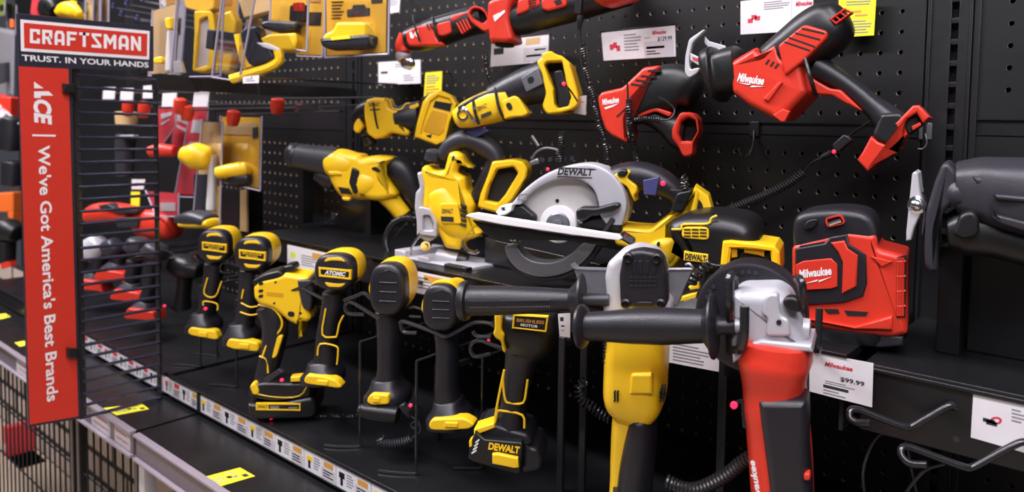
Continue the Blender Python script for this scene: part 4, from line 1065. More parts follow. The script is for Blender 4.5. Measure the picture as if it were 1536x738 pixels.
# -- yellow and black palm sander
f = F(1080, 385, -6.4, az=20)
t = thing('palm_sander', 'black and yellow sander with open yellow battery dock, behind the two grinders', 'sander', atZ(1060, 470, ZA))
g = G(); plate(g, f, z4([(355, 345), (372, 305), (440, 283), (560, 278), (670, 295), (722, 325), (742, 380), (745, 440), (720, 520), (560, 540), (430, 540), (415, 440), (375, 390)]), -2.0, 1.9, .75, 2); part('body', g, 'blk', t)
g = G(); plate(g, f, z4([(405, 420), (515, 440), (530, 470), (520, 520), (500, 600), (410, 620), (380, 700), (440, 700), (560, 720), (700, 700), (720, 560), (560, 500)]), -1.8, 1.6, .3, 1); part('skirt', g, 'gry', t)
g = G(); tube(g, [f.P(*p, 1.85) for p in z4([(362, 352), (403, 350), (413, 330), (515, 328), (530, 305), (555, 293)])], .06, 6, 3); part('yellow_trim', g, 'yel', t)
g = G(); plate(g, f, z4([(402, 372), (410, 342), (500, 342), (520, 352), (520, 392), (505, 398), (410, 390)]), 1.6, 2.0, .05, 1); part('vent_grille', g, 'yel', t)
g = G()
for i in range(3):
    for j in range(3): plate(g, f, z4([(414+34*i, 350+14*j), (442+34*i, 351+14*j), (442+34*i, 356+14*j), (414+34*i, 355+14*j)]), 1.9, 2.03, 0, 0)
part('slots', g, 'hole', t)
g = G(); plate(g, f, z4([(414, 445), (517, 459), (514, 496), (412, 484)]), 1.6, 1.98, .03, 0); part('name_plate', g, 'yel', t)
g = G(); text(g, 'DEWALT', f, z4([(418, 480)])[0], z4([(508, 490)])[0], 9, 1.98, .05); part('lettering', g, 'ink', t)
g = G(); ring(g, f, z4([(566, 528), (578, 405), (610, 402), (720, 412), (800, 425), (820, 450), (824, 540), (700, 536)]), z4([(602, 520), (614, 432), (720, 440), (780, 446), (790, 525), (700, 524)]), -.5, 2.3, 0, 64, .1); part('battery_dock', g, 'yel', t)
g = G(); plate(g, f, z4([(600, 520), (612, 430), (782, 444), (792, 526)]), .2, 1.9, .03, 0); part('battery_socket', g, 'hole', t)
g = G(); plate(g, f, z4([(614, 430), (640, 432), (640, 470), (616, 475)]), 1.5, 2.1, .05, 0); plate(g, f, z4([(670, 432), (755, 442), (755, 470), (730, 462), (670, 452)]), 1.5, 2.1, .05, 0); part('dock_contacts', g, 'yel2', t)
g = G(); plate(g, f, z4([(432, 598), (475, 575), (478, 606), (440, 612)]), 1.4, 1.8, .06, 0); plate(g, f, z4([(405, 640), (470, 620), (460, 662), (398, 660)]), 1.4, 1.8, .06, 0); part('lever', g, 'yel', t)
g = G(); A = f.P(1078, 462, 0); lathe(g, (A[0], A[1], ZA+.02), (0, 0, 1), [(0, 2.5), (.35, 2.6), (.5, 2.5), (.9, 2.0)], 40); part('sanding_pad', g, 'blk', t)

# -- red random orbit sander
s6 = lambda p: R(1160, 230, 2.46, p)
f = F(1275, 430, -7.4, az=13)
t = thing('orbital_sander', 'red and black sander with black top, standing above the $99.99 label', 'sander', atZ(1280, 508, ZA))
g = G(); plate(g, f, s6([(82, 330), (78, 260), (95, 218), (150, 204), (250, 197), (330, 205), (372, 228), (392, 295), (390, 360), (280, 340), (90, 365)]), -2.4, .2, .35, 2); part('palm_cap', g, 'gry', t)
g = G(); plate(g, f, s6([(80, 335), (110, 318), (280, 278), (385, 290), (392, 342), (500, 370), (498, 650), (440, 662), (300, 652), (130, 622), (98, 600), (80, 540)]), -2.6, .25, .25, 1); part('body', g, 'red', t)
g = G(); plate(g, f, s6([(80, 352), (190, 332), (208, 310), (272, 298), (280, 335), (342, 375), (346, 480), (332, 528), (262, 552), (110, 562), (80, 520)]), -.5, .36, .08, 0); part('side_panel', g, 'gry', t)
g = G(); plate(g, f, s6([(210, 330), (262, 322), (275, 352), (312, 378), (306, 492), (252, 520), (256, 402), (238, 365)]), -.2, .46, .08, 0); part('side_insert', g, 'red', t)
g = G(); plate(g, f, s6([(82, 412), (110, 398), (212, 388), (236, 410), (236, 492), (214, 500), (110, 506), (84, 490)]), .2, .44, .04, 0); part('logo_panel', g, 'red', t)
g = G(); text(g, 'Milwaukee', f, s6([(97, 462)])[0], s6([(217, 448)])[0], 13, .44, .03, .25)
plate(g, f, s6([(112, 482), (165, 466), (160, 472), (215, 456), (165, 477), (170, 470)]), .42, .46, 0, 0, back=0); part('logo', g, 'wht', t)
g = G()
plate(g, f, s6([(95, 342), (190, 325), (178, 345), (112, 352)]), .1, .28, 0, 0); plate(g, f, s6([(188, 575), (238, 575), (244, 590), (202, 592)]), .1, .28, 0, 0); plate(g, f, s6([(262, 580), (350, 586), (342, 600), (272, 598)]), .1, .28, 0, 0); plate(g, f, s6([(456, 384), (492, 376), (488, 604), (454, 606)]), .1, .28, 0, 0)
part('slots', g, 'hole', t)
g = G()
for k in range(3): tube(g, [f.P(*p, .3) for p in s6([(462+9*k, 385), (460+9*k, 600)])], .05, 6, 1)
for k in range(4): tube(g, [f.P(*p, .3) for p in s6([(456, 400+55*k), (488, 398+55*k)])], .05, 6, 1)
plate(g, f, s6([(360, 380), (440, 400), (400, 420), (372, 392)]), .1, .34, .04, 0); plate(g, f, s6([(130, 612), (300, 640), (440, 600), (440, 655), (300, 650)]), .0, .42, .1, 0)
part('body_ridge', g, 'red', t)
g = G(); plate(g, f, s6([(110, 270), (125, 248), (160, 240), (165, 255), (150, 275), (120, 285)]), .2, .42, .06, 1); part('power_button', g, 'blk', t)
g = G(); ring(g, f, s6([(188, 240), (250, 224), (268, 258), (200, 275)]), s6([(196, 243), (247, 231), (260, 256), (204, 269)]), .2, .40, 1, 32, 0); part('window_border', g, 'red', t)
g = G(); tube(g, [f.P(*p, .36) for p in s6([(206, 262), (228, 254), (250, 247)])], .1, 8); part('gauge', g, 'chr', t)
g = G(); plate(g, f, s6([(125, 618), (485, 655), (480, 692), (400, 700), (140, 672)]), -2.6, .1, .15, 0); part('sanding_pad', g, 'gry2', t)
g = G(); A = f.P(1278, 500, -1.8); lathe(g, (A[0], A[1], ZA+.0), (0, 0, 1), [(0, 2.2), (.25, 2.3), (.5, 2.3)], 36); part('pad_base', g, 'blk', t)

# -- big dark reciprocating saw at the right edge
f = F(1460, 310, -7.0, az=10)
t = thing('reciprocating_saw', 'large dark grey saw with a flat steel shoe, on the side shelf', 'saw', f.P(1470, 380))
g = G(); plate(g, f, s6([(562, 340), (568, 210), (600, 100), (625, 35), (650, 28), (680, 62), (690, 112), (668, 180), (632, 205), (610, 280), (612, 420), (585, 425), (565, 400)]), -2.0, 1.3, .2, 1); part('front_flange', g, 'gry2', t)
g = G(); loft(g, f, [(1436, 283, 40, 1.5), (1448, 283, 44, 1.6), (1470, 285, 50, 1.8), (1500, 290, 54, 1.9), (1545, 296, 58, 2), (1600, 304, 60, 2)], e=3, cap=(.1, .2)); part('body', g, 'gry2', t)
g = G(); loft(g, f, [(1425, 346, 26, 1.4), (1450, 345, 36, 1.5), (1490, 352, 32, 1.5), (1540, 366, 30, 1.5), (1600, 376, 30, 1.5)], e=3, cap=(.2, .2)); part('lower_grip', g, 'blk', t)
g = G(); plate(g, f, s6([(815, 150), (930, 160), (960, 165), (960, 185), (820, 172)]), 1.5, 2.05, .1, 0); plate(g, f, s6([(800, 190), (820, 225), (960, 260), (960, 300), (840, 262), (805, 240)]), 1.4, 2.0, .1, 0); plate(g, f, s6([(735, 85), (960, 108), (960, 130), (750, 120)]), .8, 1.75, .12, 0); part('body_ridge', g, 'gry2', t)
g = G(); plate(g, f, s6([(690, 225), (735, 210), (760, 240), (762, 300), (700, 320), (660, 300)]), 1.0, 2.1, .15, 1); part('front_grip', g, 'blk', t)
g = G(); lathe(g, f.P(*s6([(695, 150)])[0], .9), f.n, [(0, .5), (.4, .5), (.6, .3), (.65, .1)], 24); part('lever', g, 'gry2', t)
g = G(); plate(g, f, s6([(512, 75), (522, 66), (534, 74), (540, 130), (548, 170), (545, 220), (520, 275), (508, 320), (490, 324), (490, 290), (500, 190)]), -1.0, .9, .08, 0, hs=.9)
part('saw_shoe', g, 'alu', t)
g = G(); lathe(g, f.P(*s6([(530, 190)])[0], .8), f.n, [(0, .34), (.1, .34), (.14, .22), (.24, .22), (.32, .14), (.36, .04)], 24); plate(g, f, s6([(540, 140), (560, 160), (566, 230), (556, 300), (545, 300), (552, 220)]), -.6, .5, .05, 1); part('shoe_pivot', g, 'chr', t)
# dark stand under it
t = thing('display_stand', 'tall dark stand under the large dark grey saw', 'stand', (-4.8, -4, -8.75))
g = G(); plate(g, F(0, 0, 0, P0=(0, 0, 0)), [(-5.2, -8.74), (-.5, -8.74), (-.5, -6.6), (-2.2, -5.0), (-3.2, -4.6), (-5.2, -4.6)], 3.2, 4.4, .05, 0, local=True); part('panel', g, 'blk', t)
g = G(); bx(g, -6.2, -5.3, -5.4, -3.2, -8.74, -4.4, .05); part('column', g, 'shelf', t)

# ------------------------------------------------------------------ grinders in front
YG = -12.6
f = F(958, 420, YG, az=27)
t22 = lambda p: T(2, 2, p)
t = thing('angle_grinder', 'yellow angle grinder hanging head up, square dark gear cap with four bolts', 'grinder', f.P(955, 738))
g = G(); plate(g, f, [(912, 466), (911, 447), (917, 440), (914, 408), (918, 388), (934, 373), (957, 366), (981, 371), (997, 385), (1002, 408), (1004, 440), (1011, 447), (1011, 466), (1003, 480), (918, 480)], -1.6, .3, .35, 1, hs=-.9); part('gear_case', g, 'alu', t)
g = G(); plate(g, f, t22([(640, 180), (660, 75), (690, 40), (780, 26), (880, 45), (905, 78), (930, 170), (932, 350), (912, 384), (860, 378), (845, 388), (730, 388), (715, 376), (660, 370), (645, 340)]), -.1, .7, .2, 1); part('gear_cap', g, 'gry', t)
for u, v in ((700, 70), (872, 74), (688, 344), (895, 344)):
    g = G(); lathe(g, f.P(*t22([(u, v)])[0], .6), f.n, [(0, .21), (.22, .2), (.27, .13), (.16, .09)], 18); part('bolt', g, 'blk', t)
g = G()
for x in (722, 758, 800, 842): plate(g, f, t22([(x, 95), (x+22, 93), (x+22, 172), (x, 172)]), .65, .735, .02, 0)
for y in (190, 212, 240): 
    for k in range(6): plate(g, f, t22([(706+28*k, y), (726+28*k, y), (726+28*k, y+12), (706+28*k, y+12)]), .65, .725, .01, 0)
plate(g, f, t22([(750, 340), (842, 340), (842, 358), (750, 358)]), .65, .78, .03, 1)
part('cap_relief', g, 'gry', t)
g = G(); plate(g, f, t22([(360, 112), (392, 140), (585, 146), (600, 200), (570, 260), (575, 292), (410, 292), (402, 240)]), -1.4, -.9, .06, 0); plate(g, f, t22([(915, 146), (1085, 146), (1040, 250), (985, 375), (960, 340), (930, 220)]), -1.4, -.9, .06, 0)
tube(g, [f.P(*p, -.9) for p in t22([(360, 112), (385, 140), (585, 146)])], .06, 6, 2); tube(g, [f.P(*p, -.9) for p in t22([(915, 144), (1060, 142), (1085, 140), (1062, 110), (1042, 118)])], .07, 6, 2)
part('wheel_guard', g, 'zinc', t)
g = G(); loft(g, f, [(957, 478, 43, 1.5), (957, 520, 46, 1.6), (955, 565, 46, 1.6), (954, 592, 45, 1.55), (952, 610, 38, 1.4), (950, 620, 28, 1.2)], e=3.6, cap=(.1, .3)); part('motor_body', g, 'yel', t)
g = G(); plate(g, f, T(2, 3, [(710, 50), (722, 36), (832, 36), (842, 50), (842, 160), (705, 160)]), 1.3, 1.75, .12, 0); part('lock_button', g, 'yel', t)
g = G()
for x in (612, 630, 886, 902): 
    for y in (138, 162, 186): plate(g, f, T(2, 3, [(x, y), (x+10, y), (x+7, y+18), (x-3, y+18)]), .9, 1.64, 0, 0)
part('slots', g, 'hole', t)
g = G(); downtext(g, 'DEWALT', f, (911, 545), (911, 500), 7, 1.2, .03); part('lettering', g, 'ink', t)
g = G(); loft(g, f, [(952, 612, 30, 1.2), (945, 635, 26, 1.1), (937, 680, 20, .9), (934, 720, 18, .8), (930, 770, 18, .8)], e=2.8, cap=(.1, .1)); part('handle_frame', g, 'yel', t)
g = G(); loft(g, f, [(963, 622, 20, 1.15, .3), (962, 650, 24, 1.2, .3), (957, 690, 26, 1.2, .3), (953, 725, 26, 1.2, .3), (951, 775, 27, 1.2, .3)], cap=(.7, .1)); part('grip', g, 'gry', t)
g = G(); loft(g, f, [(950, 724, 29, 1.3, .3), (950, 734, 29, 1.3, .3)], cap=(.1, .1), sub=2); part('grip_band', g, 'blk', t)
# its side handle, pointing left
c = f.P(908, 449.5, .2); c2 = f.P(693, 451, .75)
ax = c2-c; k_ = np.linalg.norm(ax)/215.0
def prof(pts): return [(d*k_, r_*k_) for d, r_ in pts]
g = G(); lathe(g, c, ax, prof([(-6, 9), (42, 9), (42, 7)]), 24); part('side_handle_rod', g, 'gry2', t)
g = G(); lathe(g, c, ax, prof([(32, 36), (35, 40), (38, 39), (44, 26), (54, 16), (66, 17), (110, 20), (160, 22), (196, 22), (204, 23), (206, 29), (211, 30), (216, 28), (219, 20), (220, 6)]), 40); part('side_handle', g, 'gry', t)
g = G()
for rr_ in range(2):
    for i in range(34):
        d = (78+i*3.6)*k_; a_ = (20.5+ (i/34))*k_
        p = c+ax/np.linalg.norm(ax)*d + f.n*a_*.93 + f.b*(.12*(1-2*rr_))*1.1
        lathe(g, p, f.n, [(-.02, .035), (.05, .03)], 6)
o = part('grip_dots', g, 'mid', t); o['kind'] = 'stuff'

f = F(1165, 500, -12.9, az=18)
z0 = lambda p: R(1000, 380, 2.0625, p)
t = thing('angle_grinder', 'red angle grinder hanging head up with black disc guard and dark side handle', 'grinder', f.P(1170, 738))
g = G(); c = f.P(1124, 478, -.6); lathe(g, c, f.n, [(-1.1, 2.0), (-1.1, 2.05), (-.2, 2.05), (-.05, 1.98), (0, 1.85), (.03, .6)], 64); part('wheel_guard', g, 'gry', t)
g = G()
for a0 in (108, 100, 92, 84, 158, 150, 142):
    a1 = math.radians(a0); p = c+f.a*1.70*math.cos(a1)+f.b*1.70*math.sin(a1); lathe(g, p+f.n*.02, f.n, [(0, .085), (.04, .08), (.04, .05)], 10)
part('guard_marks', g, 'gry2', t)
g = G(); plate(g, f, z0([(214, 105), (240, 90), (350, 88), (385, 112), (418, 180), (432, 215), (450, 272), (440, 282), (300, 262), (240, 288), (216, 300), (212, 250), (224, 200)]), -.9, 1.1, .5, 1, hs=-.2); part('gear_case', g, 'lgr', t)
g = G(); plate(g, f, z0([(300, 140), (318, 125), (345, 125), (352, 195), (378, 205), (385, 258), (305, 258), (312, 200), (292, 190)]), .8, 1.25, .1, 1); plate(g, f, z0([(212, 298), (240, 272), (300, 254), (452, 268), (456, 290), (300, 285), (240, 305), (214, 325)]), -.8, 1.3, .1, 0); part('gear_rib', g, 'lgr', t)
g = G(); plate(g, f, z0([(356, 150), (372, 134), (400, 136), (412, 150), (420, 185), (385, 186), (366, 172)]), .9, 1.35, .12, 1); part('spindle_lock', g, 'blk', t)
g = G(); lathe(g, f.P(*z0([(348, 212)])[0], 1.2), f.n, [(0, .09), (.08, .09), (.08, .05)], 14); part('screw_hole', g, 'hole', t)
g = G(); lathe(g, f.P(*z0([(432, 235)])[0], .4), f.a, [(-.1, .38), (.12, .36), (.15, .1)], 20); part('side_boss', g, 'lgr', t)
g = G(); loft(g, f, [(1167, 506, 50, 1.7), (1166, 520, 53, 1.75), (1164, 535, 54, 1.8), (1163, 555, 49, 1.7), (1163, 575, 46, 1.6), (1164, 600, 46, 1.6), (1168, 640, 46, 1.5), (1172, 690, 46, 1.5), (1176, 760, 45, 1.5)], e=3, cap=(.1, .1)); part('motor_body', g, 'red', t)
g = G(); plate(g, f, z0([(284, 445), (436, 445), (440, 520), (438, 600), (448, 740), (450, 790), (325, 790), (318, 700), (300, 560), (290, 500)]), .4, 1.72, .3, 1); part('grip', g, 'gry', t)
g = G(); plate(g, f, z0([(424, 684), (444, 682), (445, 704), (424, 704)]), 1.5, 1.86, .05, 1); part('power_button', g, 'red', t)
g = G(); text(g, 'Milwaukee', f, z0([(300, 800)])[0], z0([(272, 640)])[0], 9, 1.52, .03, .2); part('logo', g, 'wht', t)
c = f.P(1108, 489, .9); c2 = f.P(870, 489.5, 1.2); ax = c2-c; k_ = np.linalg.norm(ax)/238.0
g = G(); lathe(g, c, ax, prof([(-4, 10), (4, 10.5), (5, 7)]), 24); part('handle_nut', g, 'alu', t)
g = G(); lathe(g, c, ax, prof([(4, 12), (24, 12), (30, 16), (33, 44), (36, 47), (39, 46), (43, 30), (50, 24), (70, 25), (110, 27), (160, 25.5), (205, 22), (226, 21), (230, 30), (234, 33), (238, 32), (241, 20), (242, 6)]), 44); part('side_handle', g, 'gry', t)
# rods holding the grinders
t = thing('grinder_hook', 'black bent rods cradling the red grinder head', 'hook', f.P(1160, 520, -1), 'black tool hooks')
g = G()
tube(g, [f.P(1092, 560, -2.2), f.P(1095, 480, 1.0), f.P(1094, 430, 1.3), f.P(1095, 418, 1.25), f.P(1098, 414, 1.1), f.P(1101, 420, .6), f.P(1100, 500, -.5)], .17, 8)
tube(g, [f.P(1101, 525, .8), f.P(1110, 523, 1.5), f.P(1116, 505, 1.7), f.P(1117, 459, 1.7)], .17, 8)
part('near_rod', g, 'wire', t)
g = G(); tube(g, [f.P(1204, 520, -1.2), f.P(1204, 440, .4), f.P(1200, 420, .5), f.P(1196, 418, .3)], .15, 8); part('far_rod', g, 'wire', t)
g = G(); tube(g, [(f.P(1229, 462, -2.6)), f.P(1228, 495, -2.6), f.P(1227, 523, -2.6), atY(1224, 528, YA-.2)], .15, 8); part('outer_rod', g, 'wire', t)
g = G(); a = f.P(1092, 560, -2.2); tube(g, [a, (a[0]-.6, -.1, a[2]-.3)], .14, 8, 1); part('support_rod', g, 'wire', t)

# ------------------------------------------------------------------ cordless drills and drivers on the hooks
def round_driver(name, label, cat, cap, head, handle, foot, clip, Y, az, badge, group=None, ribs=False, ring_off=1.0, body_off=(0, 0)):
    u, v, w, hgt = cap                       # centre, half width, half height of the motor cap in the photo
    f = F(u, v, Y, az)
    t = thing(name, label, cat, f.P(foot[0], foot[1]+foot[3]), group)
    r_ = w*f.s; k = hgt/w
    g = G(); n = f.n
    P = f.P0
    lathe(g, P, n, [(-1.2*ring_off, r_*.95), (-.75*ring_off, r_*1.0), (-.25, r_*1.0), (0, r_*.99), (.14, r_*.95), (.24, r_*.86), (.29, r_*.72), (.31, r_*.4), (.32, .01)], 40, sq=(1, k), e=2.7)
    part('motor_cap', g, 'gry', t)
    g = G()
    lathe(g, P+f.b*.04, n, [(-2.9, r_*.55), (-2.75, r_*.75), (-2.2*ring_off, r_*.96), (-1.7*ring_off, r_*1.03), (-1.1*ring_off, r_*1.06), (-.6*ring_off, r_*1.03), (-.5*ring_off, r_*.9)], 40, sq=(1, k), e=2.3)
    part('gear_housing', g, 'yel', t)
    g = G(); lathe(g, P, n, [(-3.6, .3), (-3.5, .5), (-3.0, .6), (-2.8, .6)], 24); part('chuck', g, 'blk', t)
    if ribs:
        g = G()
        for j in (-.45, -.1, .25):
            plate(g, f, [(u-w*.5, v-hgt*j-1.2), (u+w*.5, v-hgt*j-.2), (u+w*.5, v-hgt*j+1.6), (u-w*.5, v-hgt*j+.6)],   .15, .38, .05, 0)
        plate(g, f, [(u-w*.55, v-hgt*.62), (u+w*.1, v-hgt*.75), (u+w*.5, v-hgt*.62), (u+w*.5, v-hgt*.55), (u-w*.55, v-hgt*.5)], .1, .30, .03, 0)
        part('cap_ribs', g, 'gry', t)
        g = G(); plate(g, f, [(u-w*1.1, v-hgt*.0), (u-w*.9, v-hgt*.6), (u-w*.72, v-hgt*.55), (u-w*.78, v+hgt*.1), (u-w*.72, v+hgt*.6), (u-w*.9, v+hgt*.5)], -.6, .02, .05, 1)
        part('cap_side', g, 'yel', t)
    else:
        g = G()
        q = [(u-w*.84, v-hgt*.26), (u+w*.84, v-hgt*.10), (u+w*.82, v+hgt*.42), (u-w*.82, v+hgt*.24)]
        qi = [(u-w*.74, v-hgt*.15), (u+w*.74, v-hgt*.0), (u+w*.72, v+hgt*.31), (u-w*.72, v+hgt*.14)]
        ring(g, f, q, qi, .05, .38, 0, 48, .02)
        plate(g, f, [(u-w*.58, v-hgt*.52), (u-w*.42, v-hgt*.76), (u+w*.3, v-hgt*.78), (u+w*.58, v-hgt*.52), (u+w*.3, v-hgt*.60), (u-w*.2, v-hgt*.62)], .0, .32, .03, 1)
        plate(g, f, [(u-w*.58, v+hgt*.52), (u-w*.2, v+hgt*.60), (u+w*.3, v+hgt*.64), (u+w*.58, v+hgt*.58), (u+w*.35, v+hgt*.82), (u-w*.35, v+hgt*.8)], .0, .32, .03, 1)
        part('cap_trim', g, 'yel', t)
        g = G(); plate(g, f, qi, .05, .35, 0, 0); part('badge', g, 'blk', t)
        g = G()
        if badge == 'ATOMIC': text(g, 'ATOMIC', f, (u-w*.52, v+hgt*.12), (u+w*.55, v+hgt*.25), hgt*.24, .35, .04, .2); m_ = 'wht'
        else:
            text(g, 'BRUSHLESS', f, (u-w*.6, v+hgt*.0), (u+w*.6, v+hgt*.11), hgt*.12, .35, .02); text(g, 'MOTOR', f, (u-w*.38, v+hgt*.16), (u+w*.38, v+hgt*.24), hgt*.1, .35, .02); m_ = 'yel'
        part('lettering', g, m_, t)
        for sgn in (1,):
            g = G(); plate(g, f, [(u+w*.8, v-hgt*.55), (u+w*1.15, v-hgt*.8), (u+w*1.2, v-hgt*.1), (u+w*1.1, v+hgt*.5), (u+w*.85, v+hgt*.6)], -1.9, -.9, .15, 1); part('side_shell', g, 'yel', t)
    g = G(); loft(g, f, handle, cap=(.2, .2), h=-1.0, e=2.4); part('grip', g, 'gry', t)
    fu, fv, fw, fh = foot
    g = G(); loft(g, f, [(fu-1, fv-fh*1.5, handle[-1][2]*1.1, .8), (fu, fv-fh*.8, fw*.72, 1.1), (fu+1, fv-fh*.1, fw*.97, 1.3), (fu+1, fv+fh*.7, fw*.97, 1.3)], cap=(.1, .1), h=-1.0, e=2.8); part('battery_base', g, 'gry', t)
    g = G(); plate(g, f, clip, -.3, .45, .1, 1); 
    part('battery_latch', g, 'yel', t)
    cx_ = sum(p[0] for p in clip)/len(clip); cy_ = sum(p[1] for p in clip)/len(clip); ww = max(p[0] for p in clip)-min(p[0] for p in clip)
    g = G(); plate(g, f, [(cx_-ww*.13, cy_-3), (cx_+ww*.14, cy_-2), (cx_+ww*.14, cy_+5), (cx_-ww*.14, cy_+4)], .3, .56, .04, 0); part('latch_button', g, 'yel', t)
    return t, f
def trim(t, f, *paths, h=-.0):
    g = G()
    for p in paths: tube(g, [f.P(a, b, h) for a, b in p], .05, 6, 3)
    part('yellow_trim', g, 'yel', t)

GR = 'yellow and black drivers in the hanging row'
a1 = lambda p: R(250, 320, 2.005, p)
t, f = round_driver('impact_driver', 'first yellow and black driver of the row, pink light on its handle', 'driver', (321, 369, 22, 25), None,
    [(322, 395, 13, .75), (320, 415, 12, .72), (316, 440, 12, .72), (312, 460, 11, .7), (308, 475, 12, .7)], (305, 486, 23, 12),
    T(0, 2, [(1122, 520), (1140, 492), (1290, 515), (1310, 560), (1290, 568), (1140, 540)]), -12.6, 44, 'B', GR)
trim(t, f, T(0, 2, [(1245, 195), (1225, 290), (1290, 308), (1330, 215)]), T(0, 2, [(1220, 360), (1225, 335), (1300, 350), (1305, 390)]), h=-.2)
t, f = round_driver('impact_driver', 'yellow and black driver between the pink-lit driver and the sideways drill', 'driver', (378, 381, 24, 26), None,
    [(376, 405, 14, .75), (374, 425, 13, .72), (372, 450, 13, .72), (369, 475, 12, .7), (366, 492, 13, .7)], (362, 503, 24, 13),
    T(0, 2, [(1352, 605), (1370, 562), (1490, 575), (1545, 590), (1555, 625), (1540, 640), (1390, 622)]), -12.6, 43, 'B', GR)
trim(t, f, T(0, 2, [(1460, 265), (1450, 320)]), T(0, 2, [(1445, 345), (1500, 370), (1545, 365)]), T(0, 2, [(1440, 400), (1500, 418), (1545, 412)]), h=-.2)
t1 = lambda p: T(1, 2, p)
t, f = round_driver('impact_driver', 'yellow and black driver with a white word on its round cap', 'driver', (502, 408, 29, 28), None,
    [(501, 438, 15, .8), (500, 455, 15, .78), (495, 480, 14, .76), (491, 505, 15, .76), (490, 530, 16, .76), (489, 545, 17, .8)], (484, 560, 30, 13),
    T(1, 3, [(283, 80), (300, 42), (410, 52), (480, 75), (515, 115), (490, 124), (400, 110), (300, 98)]), -12.5, 39, 'ATOMIC', GR)
trim(t, f, t1([(418, 380), (398, 535), (470, 550), (485, 540), (500, 470), (525, 420)]), t1([(368, 660), (385, 592), (480, 605), (492, 640), (485, 715)]), h=-.15)
t, f = round_driver('drill', 'drill with a ribbed black cap, broad yellow ring and plain black handle', 'drill', (582, 434, 27, 40), None,
    [(583, 465, 18, .85), (584, 490, 17, .8), (584, 520, 16, .8), (584, 550, 16, .8), (583, 570, 18, .8)], (581, 590, 34, 16),
    T(1, 3, [(660, 205), (675, 168), (700, 158), (795, 162), (798, 220), (690, 226)]), -12.4, 36, None, GR, ribs=True)
t, f = round_driver('drill', 'drill with a ribbed black cap thinly edged in yellow, beside the long black side handle', 'drill', (661, 461, 27, 36), None,
    [(668, 490, 16, .85), (671, 515, 16, .8), (671, 550, 16, .8), (671, 580, 17, .8), (672, 600, 19, .8)], (674, 622, 34, 16),
    T(1, 3, [(1032, 345), (1050, 310), (1120, 305), (1250, 302), (1300, 330), (1310, 345), (1280, 368), (1140, 378), (1045, 374)]), -12.2, 33, None, GR, ribs=True, ring_off=.45)

# bare yellow drill turned sideways with a battery, standing on the shelf
f = F(425, 520, -13.0, az=50)
t = thing('hammer_drill', 'yellow drill seen from its side, standing on a battery on the middle shelf', 'drill', f.P(425, 622))
g = G(); plate(g, f, a1([(268, 215), (285, 195), (330, 185), (365, 175), (432, 185), (442, 225), (430, 268), (440, 310), (428, 322), (412, 318), (405, 372), (398, 330), (372, 318), (330, 282), (285, 268), (270, 250)]), -1.1, 1.0, .3, 1); part('body', g, 'yel', t)
g = G(); plate(g, f, a1([(262, 198), (300, 178), (345, 166), (362, 178), (345, 195), (290, 205), (268, 215)]), -.8, .95, .15, 1); plate(g, f, a1([(352, 158), (385, 150), (392, 168), (362, 180)]), -.8, .6, .1, 1); part('top_grip', g, 'blk', t)
g = G(); plate(g, f, a1([(398, 195), (440, 192), (448, 225), (440, 290), (415, 280), (405, 240)]), -.9, 1.12, .15, 1); part('gear_case', g, 'gry2', t)
g = G(); loft(g, f, a1([(305, 278, 16, .8), (325, 325, 17, .85), (325, 380, 16, .85), (312, 440, 15, .8), (300, 490, 15, .8), (298, 520, 17, .9)]), cap=(.2, .1)); part('grip', g, 'gry', t)
g = G()
for p in ([(275, 275), (318, 285), (345, 318), (342, 350), (305, 390), (288, 430)], [(278, 430), (300, 440), (305, 480)], [(405, 370), (398, 330)]): tube(g, [f.P(a, b, .75) for a, b in a1(p)], .06, 6, 3)
plate(g, f, a1([(333, 370), (350, 368), (330, 432), (315, 438)]), .6, .98, .05, 1)
part('yellow_trim', g, 'yel', t)
g = G()
for p in ((284, 212), (284, 234), (284, 250)): plate(g, f, a1([(p[0]-8, p[1]-4), (p[0]+6, p[1]-6), (p[0]+6, p[1]+3), (p[0]-8, p[1]+5)]), .7, 1.03, 0, 1)
for p in ((328, 207), (324, 270)): lathe(g, f.P(*a1([p])[0], .95), f.n, [(0, .07), (.06, .07)], 10)
plate(g, f, a1([(364, 295), (384, 296), (384, 312), (364, 310)]), .7, 1.03, 0, 1); lathe(g, f.P(*a1([(403, 300)])[0], .95), f.n, [(0, .08), (.06, .08)], 10)
part('slots', g, 'hole', t)
g = G(); plate(g, f, a1([(300, 235), (350, 240), (350, 252), (300, 247)]), .8, 1.02, 0, 0); part('print', g, 'yel2', t)
g = G(); plate(g, f, a1([(252, 520), (268, 508), (300, 498), (360, 500), (432, 498), (446, 520), (440, 545), (330, 555), (260, 545)]), -1.1, 1.2, .2, 1); part('battery_foot', g, 'blk', t)
g = G(); tube(g, [f.P(a, b, 1.15) for a, b in a1([(258, 540), (330, 552), (400, 548), (428, 510)])], .07, 6, 3); plate(g, f, a1([(248, 520), (262, 510), (278, 530), (275, 548), (258, 546)]), .6, 1.3, .1, 1); plate(g, f, a1([(372, 494), (405, 490), (410, 506), (372, 508)]), .6, 1.3, .06, 0); part('foot_trim', g, 'yel', t)
t2 = thing('battery_pack', 'black battery pack with a yellow outlined label, under the sideways yellow drill', 'battery', f.P(425, 622))
g = G(); plate(g, f, a1([(252, 558), (330, 562), (445, 540), (458, 555), (458, 590), (440, 602), (300, 606), (256, 596)]), -1.3, 1.35, .22, 1); part('case', g, 'blk', t2)
g = G(); ring(g, f, a1([(268, 572), (402, 572), (402, 594), (268, 592)]), a1([(273, 576), (398, 576), (398, 590), (273, 588)]), 1.2, 1.4, 0, 40, .01); plate(g, f, a1([(271, 575), (306, 575), (306, 590), (271, 588)]), 1.2, 1.38, 0, 0); part('label_outline', g, 'yel', t2)
